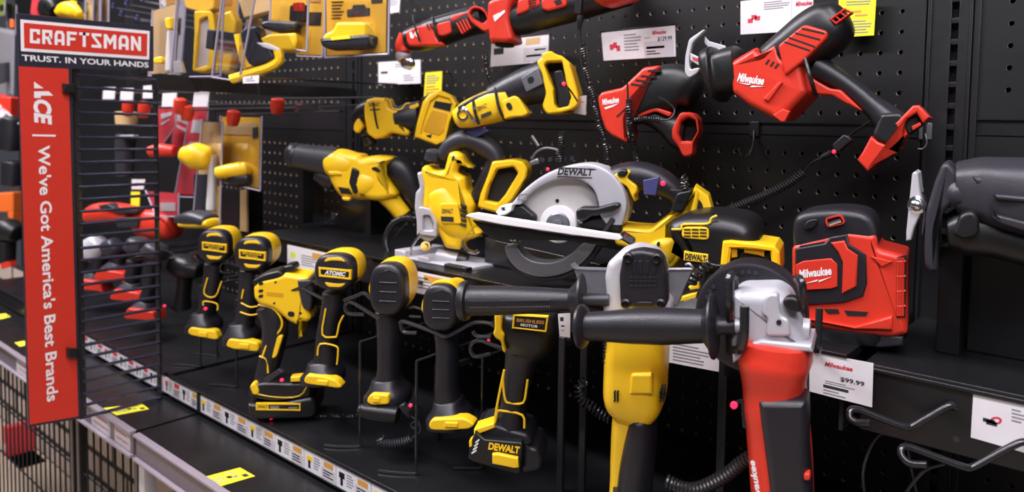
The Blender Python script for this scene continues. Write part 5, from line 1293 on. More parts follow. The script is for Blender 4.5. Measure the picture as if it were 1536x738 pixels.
g = G(); text(g, 'DEWALT', f, a1([(274, 586)])[0], a1([(303, 587)])[0], 4, 1.38, .02); part('lettering', g, 'ink', t2)
g = G(); plate(g, f, a1([(312, 580), (338, 580), (338, 588), (312, 587)]), 1.3, 1.37, 0, 0); plate(g, f, a1([(366, 583), (394, 583), (394, 587), (366, 587)]), 1.3, 1.37, 0, 0); part('print', g, 'inkg', t2)

# front drill
f = F(785, 500, -12.2, az=37)
z8 = lambda p: R(600, 380, 2.06, p)
t = thing('drill', 'front drill with BRUSHLESS MOTOR plate and a black and yellow battery lettered in yellow', 'drill', f.P(750, 708))
g = G(); loft(g, f, [(794, 468, 44, 1.6), (794, 485, 46, 1.7), (793, 505, 44, 1.6), (788, 520, 34, 1.3), (784, 532, 26, 1.1)], e=3, cap=(.3, .2)); part('motor_housing', g, 'blk', t)
g = G(); plate(g, f, z8([(296, 180), (318, 180), (318, 232), (328, 242), (325, 262), (332, 300), (322, 296), (316, 262), (300, 255), (292, 240), (298, 225)]), .2, 1.7, .1, 1); part('side_trim', g, 'yel', t)
q = z8([(350, 190), (458, 196), (452, 244), (346, 232)])
g = G(); ring(g, f, q, quadpx(q, .05, .95, .09, .91), 1.5, 1.78, 0, 40, .02); part('badge_border', g, 'yel', t)
g = G(); plate(g, f, quadpx(q, .03, .97, .06, .94), 1.5, 1.73, 0, 0); part('badge', g, 'blk', t)
g = G(); text(g, 'BRUSHLESS', f, bil(q, .11, .48), bil(q, .91, .5), 5, 1.73, .03); part('lettering', g, 'inko', t)
g = G(); text(g, 'MOTOR', f, bil(q, .24, .76), bil(q, .74, .78), 4, 1.73, .03); part('lettering', g, 'wht', t)
g = G(); loft(g, f, [(786, 525, 27, 1.1), (781, 545, 23, 1), (775, 580, 20, .95), (770, 615, 20, .95), (767, 640, 22, 1), (765, 660, 28, 1.1)], cap=(.2, .1), h=.2); part('grip', g, 'gry', t)
g = G()
for p in ([(322, 360), (318, 395), (325, 452), (340, 462), (380, 462), (390, 420), (394, 390)], [(288, 552), (300, 492), (318, 487), (378, 500), (384, 540)], [(322, 360), (300, 470), (288, 552)]): tube(g, [f.P(a, b, 1.1) for a, b in z8(p)], .055, 6, 3)
part('yellow_trim', g, 'yel', t)
g = G(); plate(g, f, z8([(225, 548), (290, 528), (340, 545), (395, 560), (410, 590), (392, 600), (230, 590)]), -1.0, 1.2, .2, 1, hs=1.2); part('battery_foot', g, 'gry', t)
g = G(); plate(g, f, z8([(228, 545), (290, 526), (292, 540), (240, 560), (228, 565)]), .4, 1.4, .05, 0); part('foot_trim', g, 'yel', t)
t2 = thing('battery_pack', 'black battery pack with yellow letters and a yellow latch on the front drill', 'battery', f.P(750, 708))
g = G(); plate(g, f, z8([(215, 600), (232, 552), (262, 575), (375, 585), (380, 605), (372, 680), (360, 684), (225, 645), (210, 635)]), -1.2, 1.6, .1, 0, hs=1.6); part('case', g, 'blk', t2)
g = G(); plate(g, f, z8([(378, 590), (400, 588), (402, 600), (425, 605), (440, 640), (438, 668), (420, 678), (378, 684)]), -1.2, 1.1, .2, 1, hs=1.1); part('end_cap', g, 'gry', t2)
g = G(); text(g, 'DEWALT', f, z8([(272, 606)])[0], z8([(368, 620)])[0], 11, 1.6, .05); part('lettering', g, 'yel', t2)
g = G(); plate(g, f, z8([(284, 622), (300, 620), (364, 634), (366, 664), (352, 666), (284, 652)]), 1.4, 1.8, .08, 0); part('latch', g, 'yel', t2)
g = G()
for k in range(4): plate(g, f, z8([(221+4*k, 616-11*k), (236+3*k, 607-11*k), (236+3*k, 612-11*k), (221+4*k, 621-11*k)]), 1.4, 1.63, 0, 0)
part('print', g, 'wht', t2)
g = G(); plate(g, f, z8([(213, 582), (222, 575), (222, 596), (214, 600)]), 1.2, 1.66, .02, 0); part('side_mark', g, 'yel', t2)
ft = F(845, 488, -12.0, az=40)
t = thing('paper_tag', 'small white paper tag beside the BRUSHLESS MOTOR plate', 'tag', ft.P0)
card(ft, t22([(275, 412), (350, 408), (348, 555), (285, 545)]), t, [('bar', 'ink', .15, .45, .15, .32), ('bar', 'ink', .2, .5, .5, .56), ('bar', 'inkg', .2, .45, .7, .74)])

# ------------------------------------------------------------------ wire hooks that hold the drills
def hook(label, paths, Y, r_=.1, name='tool_hook', wall=None, group='bent black wire hooks for the tools', az=35):
    a = paths[0][0]; f = F(a[0], a[1], Y, az)
    t = thing(name, label, 'hook', f.P(*paths[0][-1][:2]), group)
    for i, p in enumerate(paths):
        g = G(); tube(g, [f.P(q[0], q[1], q[2] if len(q) > 2 else 0) for q in p], r_, 8, 5)
        part('loop' if i == 0 else 'arm', g, 'wire', t)
    if wall:
        b = f.P(*wall, -1.6); g = G(); tube(g, [b, (b[0]-1.5, -.05, b[2]+.2)], r_, 8, 1); part('stem', g, 'wire', t)
    return t
hook('wire hook crossing in front of the sideways yellow drill', [T(1, 2, [(0, 185), (60, 205), (150, 262), (200, 272), (280, 250), (340, 215), (370, 235)]), T(1, 2, [(270, 250), (360, 300), (455, 345)])], -14.3, wall=(478, 430))
hook('wire loop between the driver with a white word and the broad yellow ringed drill', [T(1, 2, [(740, 442), (600, 355), (560, 340), (535, 365), (545, 400), (575, 412), (650, 415)]), T(1, 2, [(528, 332), (600, 305), (650, 288), (690, 320)])], -13.4, wall=(560, 442))
hook('wire loop under the ribbed drill cap edged in yellow', [T(1, 2, [(860, 470), (890, 458), (1000, 495), (1080, 525), (1140, 547), (1220, 510), (1310, 465), (1400, 468), (1440, 492)]), T(1, 2, [(868, 472), (880, 512), (905, 524), (965, 526)])], -13.4, wall=(735, 486))
hook('wire loop with a red light beside the BRUSHLESS MOTOR drill', [T(1, 2, [(1510, 632), (1400, 590), (1350, 572), (1300, 585), (1288, 630), (1320, 668), (1410, 650)]), T(1, 2, [(1300, 515), (1330, 545), (1410, 548)])], -11.3, wall=(716, 510))
hook('wire loop under the first driver of the row', [T(0, 2, [(960, 8), (1020, 40), (1080, 66), (1150, 45), (1220, 20)]), T(0, 2, [(1080, 66), (1140, 60), (1180, 80), (1190, 115), (1110, 118)])], -12.2, r_=.07, wall=(303, 373))
hook('wire loop under the second driver of the row', [T(0, 2, [(1320, 130), (1340, 105), (1400, 115), (1460, 140)]), T(0, 2, [(1320, 130), (1330, 160), (1390, 165)])], -12.2, r_=.07, wall=(350, 398))
hook('small wire loop just past the broad yellow ring', [T(1, 2, [(920, 375), (950, 370), (1000, 385)]), T(1, 2, [(920, 425), (990, 430)])], -11.6, r_=.075)
# wire feet on the middle shelf
def foot(label, pts, up, Y=None):
    P = [atZ(u, v, ZB+.09) for u, v in pts]
    t = thing('wire_stand', label, 'stand', P[0], 'bent wire stands on the middle shelf')
    g = G(); tube(g, P+[P[-1]+np.array([0, 0, .3])], .075, 8, 4); part('foot', g, 'wire', t)
    e = P[-1]; g = G(); tube(g, [e+np.array([0, 0, .1]), e+np.array([0, 0, up])], .075, 8, 1); tube(g, [e+np.array([0, 0, up]), (e[0]-.3, -.1, e[2]+up+.3)], .075, 8, 1); part('upright', g, 'wire', t)
foot('wire stand under the first driver, its foot out on the shelf', [(262, 547), (282, 548), (301, 550)], 6)
foot('wire stand just behind the first driver', [(290, 531), (308, 532), (326, 534)], 6)
foot('wire stand under the second driver', [(315, 577), (335, 578), (355, 580)], 6)
foot('wire stand below the broad yellow ringed drill', [(487, 668), (512, 670), (540, 669)], 6)
foot('wire stand in front of the plain drill with yellow edged cap', [(568, 706), (595, 709), (624, 710)], 6)
foot('wire stand behind the front drill battery', [(680, 702), (700, 702), (722, 701)], 6)
# dark rods behind the front row
for k, (u, v0, v1, lb) in enumerate(((844, 520, 760, 'between the front drill and the yellow grinder'), (877, 520, 760, 'just beside the yellow grinder'), (1086, 545, 760, 'between the two grinders'), (656, 560, 720, 'behind the plain drill with the yellow edged cap'))):
    A = atY(u, v0, -9.4); B = atY(u, v1, -9.4)
    t = thing('upright_rod', 'black upright rod standing ' + lb, 'rod', (A[0], A[1], ZB), 'black upright rods')
    g = G(); bx(g, A[0]-.2, A[0]+.2, A[1]-.1, A[1]+.1, ZB, A[2]+.5, .04); part('rod', g, 'post', t)
    g = G(); bx(g, A[0]-.15, A[0]+.15, A[1]-.05, -.1, A[2], A[2]+.3, .03); part('bracket', g, 'post', t)
# big hooks at lower right
def bighook(label, pts, Y):
    c = pts[0]; f = F(c[0], c[1], Y, 18)
    t = thing('tool_hook', label, 'hook', f.P(*pts[5]), 'thick empty hooks below the side shelf')
    g = G(); n_ = len(pts); tube(g, [f.P(u, v, .8-.12*i) for i, (u, v) in enumerate(pts)], .125, 10, 6); part('loop', g, 'wire', t)
    e = f.P(*pts[-1], .8-.12*n_); g = G(); tube(g, [e, (e[0], -8.86, max(e[2], -11.1))], .125, 8, 1); part('stem', g, 'wire', t)
bighook('thick empty black hook just under the $99.99 label', T(3, 3, [(615, 332), (540, 330), (495, 305), (488, 270), (510, 248), (570, 258), (700, 310), (820, 352), (870, 345), (980, 285), (1080, 228), (1120, 232), (1145, 265), (1145, 400)]), -10.2)
bighook('thick empty black hook below the label with a small tool picture', T(3, 3, [(955, 582), (860, 575), (815, 545), (795, 510), (805, 480), (850, 475), (1000, 530), (1170, 592), (1230, 592), (1350, 530), (1500, 452), (1560, 445), (1580, 470), (1580, 600)]), -10.6)
# empty peg hooks on the wall
def peghook(label, pts, m='wire', r_=.06):
    t = thing('peg_hook', label, 'hook', atY(pts[0][0], pts[0][1], -.1), 'single peg hooks on the pegboard')
    P = [atY(u, v, y) for u, v, y in pts]
    g = G(); tube(g, P, r_, 8, 5); part('wire', g, m, t)
    g = G(); a = P[0]; bx(g, a[0]-.3, a[0]+.3, -.12, -.01, a[2]-.3, a[2]+.5, .04); part('back_plate', g, m, t)
peghook('empty black peg hook below the big red saw', [(1131, 196, -.1), (1130, 215, -.6), (1124, 232, -1.2), (1116, 236, -1.5), (1110, 228, -1.7), (1108, 222, -1.7)])
peghook('small steel hook on the pegboard beside the big red saw foot', [(1388, 200, -.1), (1390, 215, -.5), (1384, 223, -.9), (1376, 223, -1.0)], 'mid', .035)

# ------------------------------------------------------------------ coiled cords and pink lights
def cord(label, pts, Y, az=20, R_=.16, w=.05, pitch=.14, straight=None, m='cord'):
    f = F(pts[0][0], pts[0][1], Y, az)
    P = [f.P(q[0], q[1], q[2] if len(q) > 2 else 0) for q in pts]
    t = thing('coiled_cord', label, 'cord', P[-1], 'black coiled security cords')
    g = G(); coil(g, P, R_, w, pitch); part('coil', g, m, t)
    for s_ in (straight or []):
        g = G(); tube(g, [f.P(q[0], q[1], q[2] if len(q) > 2 else 0) for q in s_], .055, 8, 5); part('lead', g, m, t)
    return t, f
t, f = cord('coiled cord hanging down between the oscillating tool and the small red saw', T(2, 0, [(425, 260), (440, 400), (490, 600), (520, 740)])+[(908, 215), (912, 246)], -4.6, straight=[T(2, 0, [(420, 262), (410, 200), (405, 110)])])
g = G(); plate(g, f, T(2, 0, [(380, -20), (418, -15), (412, 85), (372, 80)]), -.2, .2, .06, 0); part('plug', g, 'blk', t)
g = G(); loft(g, f, T(2, 0, [(412, 95, 5, .2), (408, 130, 5, .2), (405, 180, 3, .12)]), cap=(.2, .2)); part('strain_relief', g, 'blk', t)
cord('coiled cord hanging in front of the small red saw down behind the circular saw', [(944, 148, 1.6), (944, 180, 1.6), (949, 215, .6), (958, 250, .2)], -3.2, straight=[[(941, 125, 1.6), (942, 148, 1.6)]])
cord('coiled cord lying across the small red saw handle', [(952, 180, 1.5), (968, 178, 1.6), (990, 180, 1.7)], -3.2, R_=.12, straight=[[(990, 180, 1.7), (1005, 178, 1.6), (1012, 165, 1.4), (1000, 152, 1.4), (988, 146, 1.4)]])
t, f = cord('coiled cord rising from behind the sander to the big red saw', [(1082, 320), (1110, 308), (1150, 292), (1185, 274), (1206, 258)], -3.4, R_=.2, straight=[[(1206, 258), (1218, 244), (1235, 236), (1250, 227)], [(1262, 214), (1285, 196), (1320, 172), (1345, 158)]])
sf = F(1255, 220, -3.6, 6)
t = thing('alarm_sensor', 'black alarm plug with a pink light between the coiled cord and the big red saw', 'sensor', sf.P0, 'alarm sensors with pink lights')
g = G(); plate(g, sf, T(3, 1, [(385, 130), (450, 72), (480, 78), (500, 105), (425, 175), (390, 165)]), -.2, .3, .08, 0); part('case', g, 'blk', t)
g = G(); lathe(g, sf.P(1251, 227.5, .25), sf.n, [(0, .1), (.06, .09), (.09, .05)], 16); part('light', g, 'led', t)
g = G(); loft(g, sf, [(1233, 236, 4, .15), (1247, 229, 5, .18)], cap=(.2, .2)); part('strain_relief', g, 'blk', t)
def sensor(label, box, led, Y, az=30, m='blk', r_=.1, th=.3, h0=0.0, extra=None):
    r_ *= .8; f = F(led[0], led[1], Y, az)
    t = thing('alarm_sensor', label, 'sensor', f.P(*(box[0] if box else led), h0), 'alarm sensors with pink lights')
    if box: g = G(); plate(g, f, box, h0-th, h0, .06, 0); part('case', g, m, t)
    else: g = G(); lathe(g, f.P(*led, h0-.3), f.n, [(0, r_*1.6), (.3, r_*1.6), (.32, r_)], 16); part('case', g, 'blk', t)
    if not box: g = G(); a = f.P(*led, h0-.25); tube(g, [a, a-f.n*.9+np.array([0, 0, -.3]), a-f.n*1.6+np.array([.2, 0, -.9])], .05, 6); part('lead', g, 'cord', t)
    g = G(); lathe(g, f.P(*led, h0), f.n, [(-.02, r_), (.06, r_*.95), (.1, r_*.5)], 16); part('light', g, 'led', t)
    return t, f
sensor('dark violet alarm tag with pink light on the circular saw rear handle', T(2, 1, [(785, 345), (882, 326), (862, 438), (790, 432)]), (994.5, 275), -7.4, 20, 'blu', .16)
cord('short coiled cord above the circular saw rear handle', T(2, 1, [(1020, 325), (1035, 345), (1030, 370), (1035, 398)]), -6.6, R_=.18, straight=[T(2, 1, [(950, 402), (1000, 408), (1060, 405)])])
sensor('violet alarm clip hanging under the yellow oscillating tool', r5([(420, 600), (485, 570), (528, 605), (460, 642)]), (727, 191), -6.2, 20, 'blu', .03, th=.4)
sensor('pink light on the battery frame of the oscillating tool', None, (846, 126), -6.2, 18, r_=.14)
sensor('pink light on the first driver of the row', None, (308.5, 463), -13.1, 44, r_=.14)
sensor('grey alarm pad with pink light on the sideways yellow drill', T(1, 3, [(40, 70), (135, 5), (160, 25), (70, 90)]), (423, 570), -14.2, 36, 'gry2', .13)
sensor('red light under the battery of the sideways drill', None, (407, 627), -13.8, 36, r_=.12)
sensor('red light at the wire loop beside the front drill', None, (733, 511), -11.5, 30, r_=.09)
sensor('pink light beside the base of the broad yellow ringed drill', None, (616, 608), -13.2, 36, r_=.12)
sensor('small pink light behind the circular saw guard', None, (822, 254), -5.0, 20, r_=.12)
t, f = sensor('black alarm bracket with pink light on the red angle grinder', T(2, 3, [(1370, 205), (1450, 200), (1475, 230), (1480, 420), (1465, 540), (1440, 530), (1430, 380), (1380, 360)]), (1101, 607.5), -14.3, 12, 'blk', .16)
g = G(); tube(g, [f.P(1101, 607.5, -.05), f.P(1110, 602, -.1), f.P(1130, 604, -.05)], .08, 8); part('arm', g, 'blk', t)
cord('smooth coiled cord running to the red grinder bracket from the lower middle', [(1000, 722), (1025, 733), (1050, 732), (1085, 715), (1115, 692), (1128, 684)], -13.6, 12, R_=.2, w=.075, pitch=.16)
cord('loose coiled cord behind the yellow grinder body', T(2, 3, [(440, 75), (405, 120), (420, 190), (480, 235), (540, 280), (590, 305)]), -10.5, R_=.22, w=.05, pitch=.2)
cord('coiled cord lying on the middle shelf from the sideways drill', T(1, 3, [(110, 90), (150, 150), (160, 220), (250, 280), (400, 290), (540, 292), (620, 290)]), -13.4, 36, R_=.15, straight=[T(1, 3, [(70, 60), (110, 90)])])
t, f = cord('coiled cord lying in front of the broad yellow ringed drill', T(1, 3, [(745, 420), (760, 450), (830, 452), (900, 438), (930, 425)]), -13.0, 36, R_=.2, m='gry2', straight=[T(1, 3, [(930, 425), (985, 380), (975, 325), (945, 325), (930, 345), (950, 362), (975, 345), (970, 320), (920, 280), (890, 240)])])
g = G(); loft(g, f, T(1, 3, [(880, 220, 6, .22), (905, 262, 5, .2), (925, 290, 3, .12)]), cap=(.3, .2)); part('strain_relief', g, 'gry', t)
ff = F(570, 622, -12.8, 36)
t = thing('security_puck', 'small black cylinder lying on the shelf under the broad yellow ringed drill', 'sensor', ff.P(570, 632))
g = G(); loft(g, ff, T(1, 3, [(640, 250, 10, .4), (700, 262, 11, .42), (800, 275, 12, .45), (850, 280, 12, .45)]), cap=(.3, .2)); part('case', g, 'blk', t)
g = G(); loft(g, ff, T(1, 3, [(620, 243, 6, .25), (650, 250, 7, .28)]), cap=(.3, .2)); part('end_cap', g, 'gry2', t)
cord('fat coiled cord looping behind the grey jigsaw front', T(1, 1, [(960, 580), (900, 570), (830, 600), (790, 660), (780, 720), (795, 780), (830, 800)]), -6.4, R_=.18, straight=[T(1, 1, [(930, 540), (915, 560), (900, 600), (840, 680)])])
cord('dark coiled cord hanging behind the circular saw blade guard', T(2, 1, [(298, 55), (296, 120), (292, 180), (290, 245)]), -4.4)
cord('thin coiled cord hanging beneath the red tool with a white slash mark', R(540, 0, 4.1, [(775, 320), (780, 420), (800, 490), (835, 530)]), -3.0, R_=.12)
cord('short thick coiled cord under the palm sander name plate', t22([(1190, 105), (1140, 150), (1100, 190), (1075, 235)]), -9.6, 20, R_=.17, w=.07, pitch=.2, straight=[t22([(1190, 110), (1230, 120), (1310, 122)])])
g = G(); f = F(960, 262, -5, 20)
for p in (T(3, 3, [(720, 360), (640, 430), (590, 540), (570, 640), (580, 760)]), T(3, 3, [(800, 380), (835, 460), (860, 600), (890, 740)]), T(3, 3, [(1060, 575), (950, 610), (870, 690), (820, 760)])):
    g = G(); fx = F(p[0][0], p[0][1], -8.0, 18); tube(g, [fx.P(*q) for q in p], .06, 8, 5)
    solo('cable', g, 'cord', {0: 'thin black cable hanging in a curve under the $99.99 label hook', 1: 'short thin black cable between the two thick hooks', 2: 'thin black cable curving away under the lower thick hook'}[[720, 800, 1060].index(int(round((p[0][0]-1152)*4)))], 'cable', 'thin cables below the side shelf')
# chrome bits of bent wire behind the circular saw
f = F(815, 230, -4.6, 20)
t = thing('wire_clip', 'bent shiny wire and black clips behind the circular saw guard', 'clip', f.P(815, 240))
g = G(); tube(g, [f.P(*q) for q in T(2, 1, [(120, 215), (150, 175), (205, 152), (275, 165), (270, 190)])], .08, 8); part('bent_wire', g, 'mid', t)
g = G(); loft(g, f, T(2, 1, [(120, 80, 2.5, .1), (160, 140, 2.5, .1)]), cap=(.2, .2)); loft(g, f, T(2, 1, [(115, 245, 4, .15), (160, 230, 5, .15)]), cap=(.3, .3)); part('cable_end', g, 'mid', t)
g = G()
for x in range(5): lathe(g, f.P(815+11*x, 240-x*.6), f.n, [(0, .14), (.12, .14), (.12, .06)], 10)
part('cord_bead', g, 'gry2', t)
# smoked acrylic stand
t = thing('acrylic_stand', 'smoked clear stand on the upper shelf under the yellow tool with the grey barrel', 'stand', atZ(505, 365, ZA))
fA = F(505, 330, -4.0, 0)
g = G(); plate(g, fA, T(1, 1, [(340, 420), (660, 400), (660, 700), (330, 660)]), -.1, .1, .02, 0); part('front_panel', g, 'smk', t)
g = G(); bA = fA.P(455, 350); cA = fA.P(555, 350)
bx(g, bA[0]-.3, bA[0]+.3, -4.2, -2.4, ZA, -3.4, .04); bx(g, cA[0]-.35, cA[0]+.35, -4.2, -2.4, ZA, -3.6, .04); part('side_column', g, 'shelf', t)
g = G(); tube(g, [fA.P(*q, .14) for q in T(1, 1, [(445, 585), (465, 572), (480, 550), (462, 545), (455, 565), (470, 570)])], .06, 6); part('hanging_clip', g, 'chr', t)
g = G(); plate(g, fA, T(1, 1, [(500, 500), (620, 520), (570, 640), (480, 600)]), -1.6, -.6, .1, 1); part('inner_block', g, 'blk', t)

# ------------------------------------------------------------------ hanging packages at the left
zt = lambda p: R(230, 0, 3.69, p)
def blister(label, q, Y, cardm, name='blister_pack', group='clear blister packs', th=.5, az=0, cat='package', printed=True):
    c = bil(q, .5, .5); f = F(c[0], c[1], Y, az)
    t = thing(name, label, cat, f.P(*bil(q, .5, 1)), group)
    if cardm: g = G(); plate(g, f, q, -.05, 0, 0, 0); part('card', g, cardm, t)
    qc = quadpx(q, -.03, 1.05, -.02, 1.03)
    g = G(); plate(g, f, qc, th+.03, th+.06, 0, 0, back=0); part('clear_cover', g, 'clr', t)
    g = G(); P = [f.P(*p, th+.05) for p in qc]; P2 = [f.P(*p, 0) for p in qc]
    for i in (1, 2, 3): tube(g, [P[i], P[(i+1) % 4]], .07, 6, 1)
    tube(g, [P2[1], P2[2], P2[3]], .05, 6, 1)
    part('edge_highlight', g, 'edge', t)  # opaque pale tubes imitating highlights along the clear cover's borders
    blister.cf = f
    va = 34.4-math.degrees(math.atan((c[0]-CX)/FPX))
    return t, F(c[0], c[1], Y-.6, va-18)
# battery on a yellow card
q = zt([(958, -60), (1290, -60), (1285, 290), (960, 308)])
t, f = blister('yellow carded battery pack in clear plastic, hanging just before the pegboard post', q, -8.5, 'card')
g = G(); plate(g, f, zt([(930, 215), (945, 185), (990, 165), (1010, 120), (1060, 118), (1200, 118), (1225, 150), (1240, 170), (1248, 200), (1240, 240), (940, 245)]), -.6, .5, .25, 1); part('battery_top', g, 'yel', t)
g = G(); plate(g, f, zt([(928, 212), (960, 215), (1200, 190), (1248, 205), (1242, 250), (1220, 268), (980, 275), (940, 258)]), -.6, .7, .25, 1); part('battery_base', g, 'gry', t)
g = G(); plate(g, f, zt([(980, 207), (1085, 196), (1090, 214), (984, 224)]), .6, .74, .02, 0); part('gauge', g, 'ytag', t)
g = G(); plate(g, blister.cf, zt([(1070, 55), (1100, 48), (1105, 28), (1165, 25), (1172, 42), (1195, 45), (1195, 85), (1072, 92)]), 0, .05, 0, 0)
for k in range(6): plate(g, blister.cf, zt([(985, 8+18*k), (1050-8*(k % 3), 6+18*k), (1050-8*(k % 3), 11+18*k), (985, 13+18*k)]), 0, .05, 0, 0)
plate(g, blister.cf, zt([(1205, -5), (1265, -10), (1265, 12), (1205, 17)]), 0, .05, 0, 0)
part('print', g, 'ink', t)
# charger pack beside it
q = zt([(655, -40), (850, -40), (840, 275), (650, 240)])
t, f = blister('yellow carded charger pack with a white lower tray, second from the pegboard post', q, -10.5, 'card')
g = G(); plate(g, f, zt([(575, 235), (600, 215), (660, 190), (800, 185), (810, 230), (790, 285), (720, 285), (640, 262)]), -.7, .7, .2, 1); part('charger_top', g, 'yel', t)
g = G(); plate(g, f, zt([(575, 238), (640, 240), (720, 275), (700, 290), (620, 268)]), -.5, .8, .1, 1); part('tray', g, 'wht', t)
g = G(); plate(g, f, zt([(600, 130), (640, 115), (800, 125), (805, 165), (700, 180), (610, 160)]), -.6, .6, .2, 1); part('charger_base', g, 'gry2', t)
g = G(); plate(g, blister.cf, zt([(755, 30), (815, 20), (818, 60), (808, 120), (750, 115)]), 0, .5, .05, 1); part('photo_panel', g, 'blk', t)
g = G(); plate(g, blister.cf, zt([(770, 15), (818, 10), (816, 62), (775, 60)]), .3, .56, .03, 1); part('red_panel', g, 'red', t)
# dark clear shell behind with cable
q = zt([(520, 60), (660, 60), (800, 250), (805, 450), (430, 440)])
f = F(400, 70, -12, 46)
t = thing('blister_pack', 'tall dark tool in a clear shell with a bent yellow edge, above the sign arm', 'package', f.P(*zt([(430, 440)])[0]), 'clear blister packs')
g = G(); plate(g, f, zt([(480, 190), (520, 155), (590, 145), (605, 215), (650, 265), (690, 320), (650, 350), (540, 370), (500, 300)]), -.6, .8, .2, 1); part('tool', g, 'gry2', t)
g = G(); tube(g, [f.P(*p, .5) for p in zt([(478, 190), (490, 250), (510, 330), (530, 375)])], .35, 8); tube(g, [f.P(*p, .7) for p in zt([(690, 280), (697, 335), (640, 375), (560, 400), (430, 440)])], .3, 8, 2); part('yellow_edge', g, 'yel', t)
g = G(); plate(g, f, zt([(430, 440), (560, 385), (600, 400), (560, 440)]), -.3, .6, .05, 0); part('tray', g, 'tan', t)
g = G(); plate(g, f, zt([(520, 120), (700, 100), (800, 300), (805, 452), (425, 440)]), .9, .93, 0, 0, back=0); part('clear_cover', g, 'clr', t)
# more packs farther in on the same hooks
for q, Y, m, lb in ((zt([(560, -60), (660, -60), (640, 300), (480, 330)]), -8.5, 'tan', 'brown carded pack behind the dark tool with the bent yellow edge'),
                    (zt([(850, -60), (955, -60), (930, 305), (800, 300)]), -6.5, 'card', 'yellow carded pack wedged between the charger pack and the battery pack'),
                    (zt([(330, -60), (470, -60), (440, 380), (330, 390)]), -9.0, 'card', 'yellow carded pack behind the pack with the dark middle band'),
                    (zt([(40, -60), (180, -60), (150, 400), (60, 400)]), -7.5, 'pale', 'pale carded pack behind the pale tool outlined in yellow')):
    t, f = blister(lb, q, Y, m)
    g = G(); plate(g, blister.cf, quadpx(q, .15, .85, .35, .55), 0, .05, 0, 0); part('print', g, 'gry', t)
    g = G(); plate(g, blister.cf, quadpx(q, .2, .75, .1, .2), 0, .05, 0, 0); part('heading', g, 'inko', t)
# tall clear packs at the left
for k, (q, lb, dark) in enumerate((
    (zt([(390, -40), (560, -40), (470, 435), (330, 415)]), 'clear pack holding a yellow tool with a dark middle band, above the wire panel', True),
    (zt([(140, -30), (380, -40), (360, 410), (105, 415)]), 'clear pack holding a pale tool outlined in yellow, above the wire panel', False))):
    t, f = blister(lb, q, -11.5+k*.6, None, th=2)
    if dark:
        g = G(); plate(g, f, zt([(385, 80), (440, 60), (470, 120), (450, 300), (430, 400), (350, 400), (370, 200)]), -1.6, -.3, .2, 1); part('tool', g, 'yel', t)
        g = G(); plate(g, f, zt([(310, 165), (470, 185), (470, 290), (300, 270)]), -1.5, -.1, .1, 0); part('tool_band', g, 'gry', t)
        g = G(); plate(g, f, zt([(470, 0), (650, -60), (650, 60), (500, 100)]), -1.8, -1.0, .1, 0); part('tool_top', g, 'tan', t)
    else:
        g = G(); ring(g, f, zt([(225, 60), (330, 60), (350, 200), (330, 380), (280, 400), (215, 395), (225, 200)]), zt([(255, 110), (300, 90), (310, 200), (300, 360), (230, 380), (245, 250)]), -1.2, -.1, 1, 48, .1); part('tool_outline', g, 'yel', t)
        g = G(); plate(g, f, zt([(255, 100), (305, 85), (315, 200), (305, 365), (228, 385), (240, 250)]), -1.4, -.5, .1, 1); part('tool', g, 'pale', t)
        g = G(); plate(g, blister.cf, zt([(160, -30), (340, -40), (330, 50), (270, 70), (180, 45)]), -.8, -.02, .1, 1); part('top_card', g, 'card', t)
        g = G(); plate(g, f, zt([(110, 340), (150, 335), (170, 400), (110, 410)]), -.6, -.1, .05, 0); part('label', g, 'pale', t)
t, f = blister('clear pack with brown and pale contents, beside the sign top', zt([(0, 60), (130, 20), (110, 400), (-20, 410)]), -10.5, 'tan')
g = G(); plate(g, f, zt([(60, 100), (130, 90), (120, 160), (70, 160)]), 0, .8, .1, 1); plate(g, f, zt([(0, 320), (50, 310), (50, 350), (0, 350)]), 0, .8, .1, 1); part('tool', g, 'yel', t)
g = G(); plate(g, f, zt([(75, 170), (125, 165), (110, 390), (60, 395)]), 0, .7, .1, 1); part('tray', g, 'pale', t)
f = F(378, 118, -13.5, 0)
t = thing('price_tag', 'small white tag at the end of a display hook, over the sign arm', 'tag', f.P(380, 125), 'white hook-end tags'); card(f, zt([(495, 425), (585, 415), (582, 460), (495, 462)]), t, lines(.2, .8, .3, .8, 2))
g = G(); tube(g, [f.P(378, 116), (f.P(378, 116)[0]-3, -.1, f.P(378, 116)[2]+.5)], .09, 6, 1); tube(g, [f.P(386, 126), f.P(388, 140), f.P(380, 165)], .03, 6); part('hook', g, 'wire', t)

# lower packages: red cards and yellow blister
tt = lambda p: R(0, 0, 4, p)
tl = lambda p: R(0, 184, 4, p)
for k, (q, lb) in enumerate(((tt([(945, 650), (1050, 650), (1050, 760), (945, 900)]), 'red carded pack just behind the wire panel edge'), (tt([(1150, 640), (1245, 640), (1210, 1170), (1055, 1165)]), 'tall red carded pack hanging beside the tan and black blister pack'), (tt([(1040, 650), (1160, 660), (1150, 1000), (1030, 870)]), 'red carded pack between two other red packs'))):
    t, f = blister(lb, q, -7.5+k*.7, 'wred', group='red carded packs')
    g = G(); plate(g, blister.cf, quadpx(q, .2, .8, .15, .3), 0, .06, 0, 0); plate(g, blister.cf, quadpx(q, .2, .7, .4, .46), 0, .06, 0, 0); part('print', g, 'pale', t)
    if k == 0:
        g = G(); loft(g, f, tl([(900, 175, 8, .5), (960, 165, 10, .6), (1040, 170, 9, .6)]), cap=(.4, .4)); part('tool', g, 'red', t)
q = tl([(1330, 20), (1555, 0), (1555, 400), (1330, 380)])
t, f = blister('yellow carded blister pack with a black and yellow tool, hanging above the first drivers', tt([(1330, 700), (1560, 705), (1550, 1130), (1320, 1080)]), -8.0, 'card')
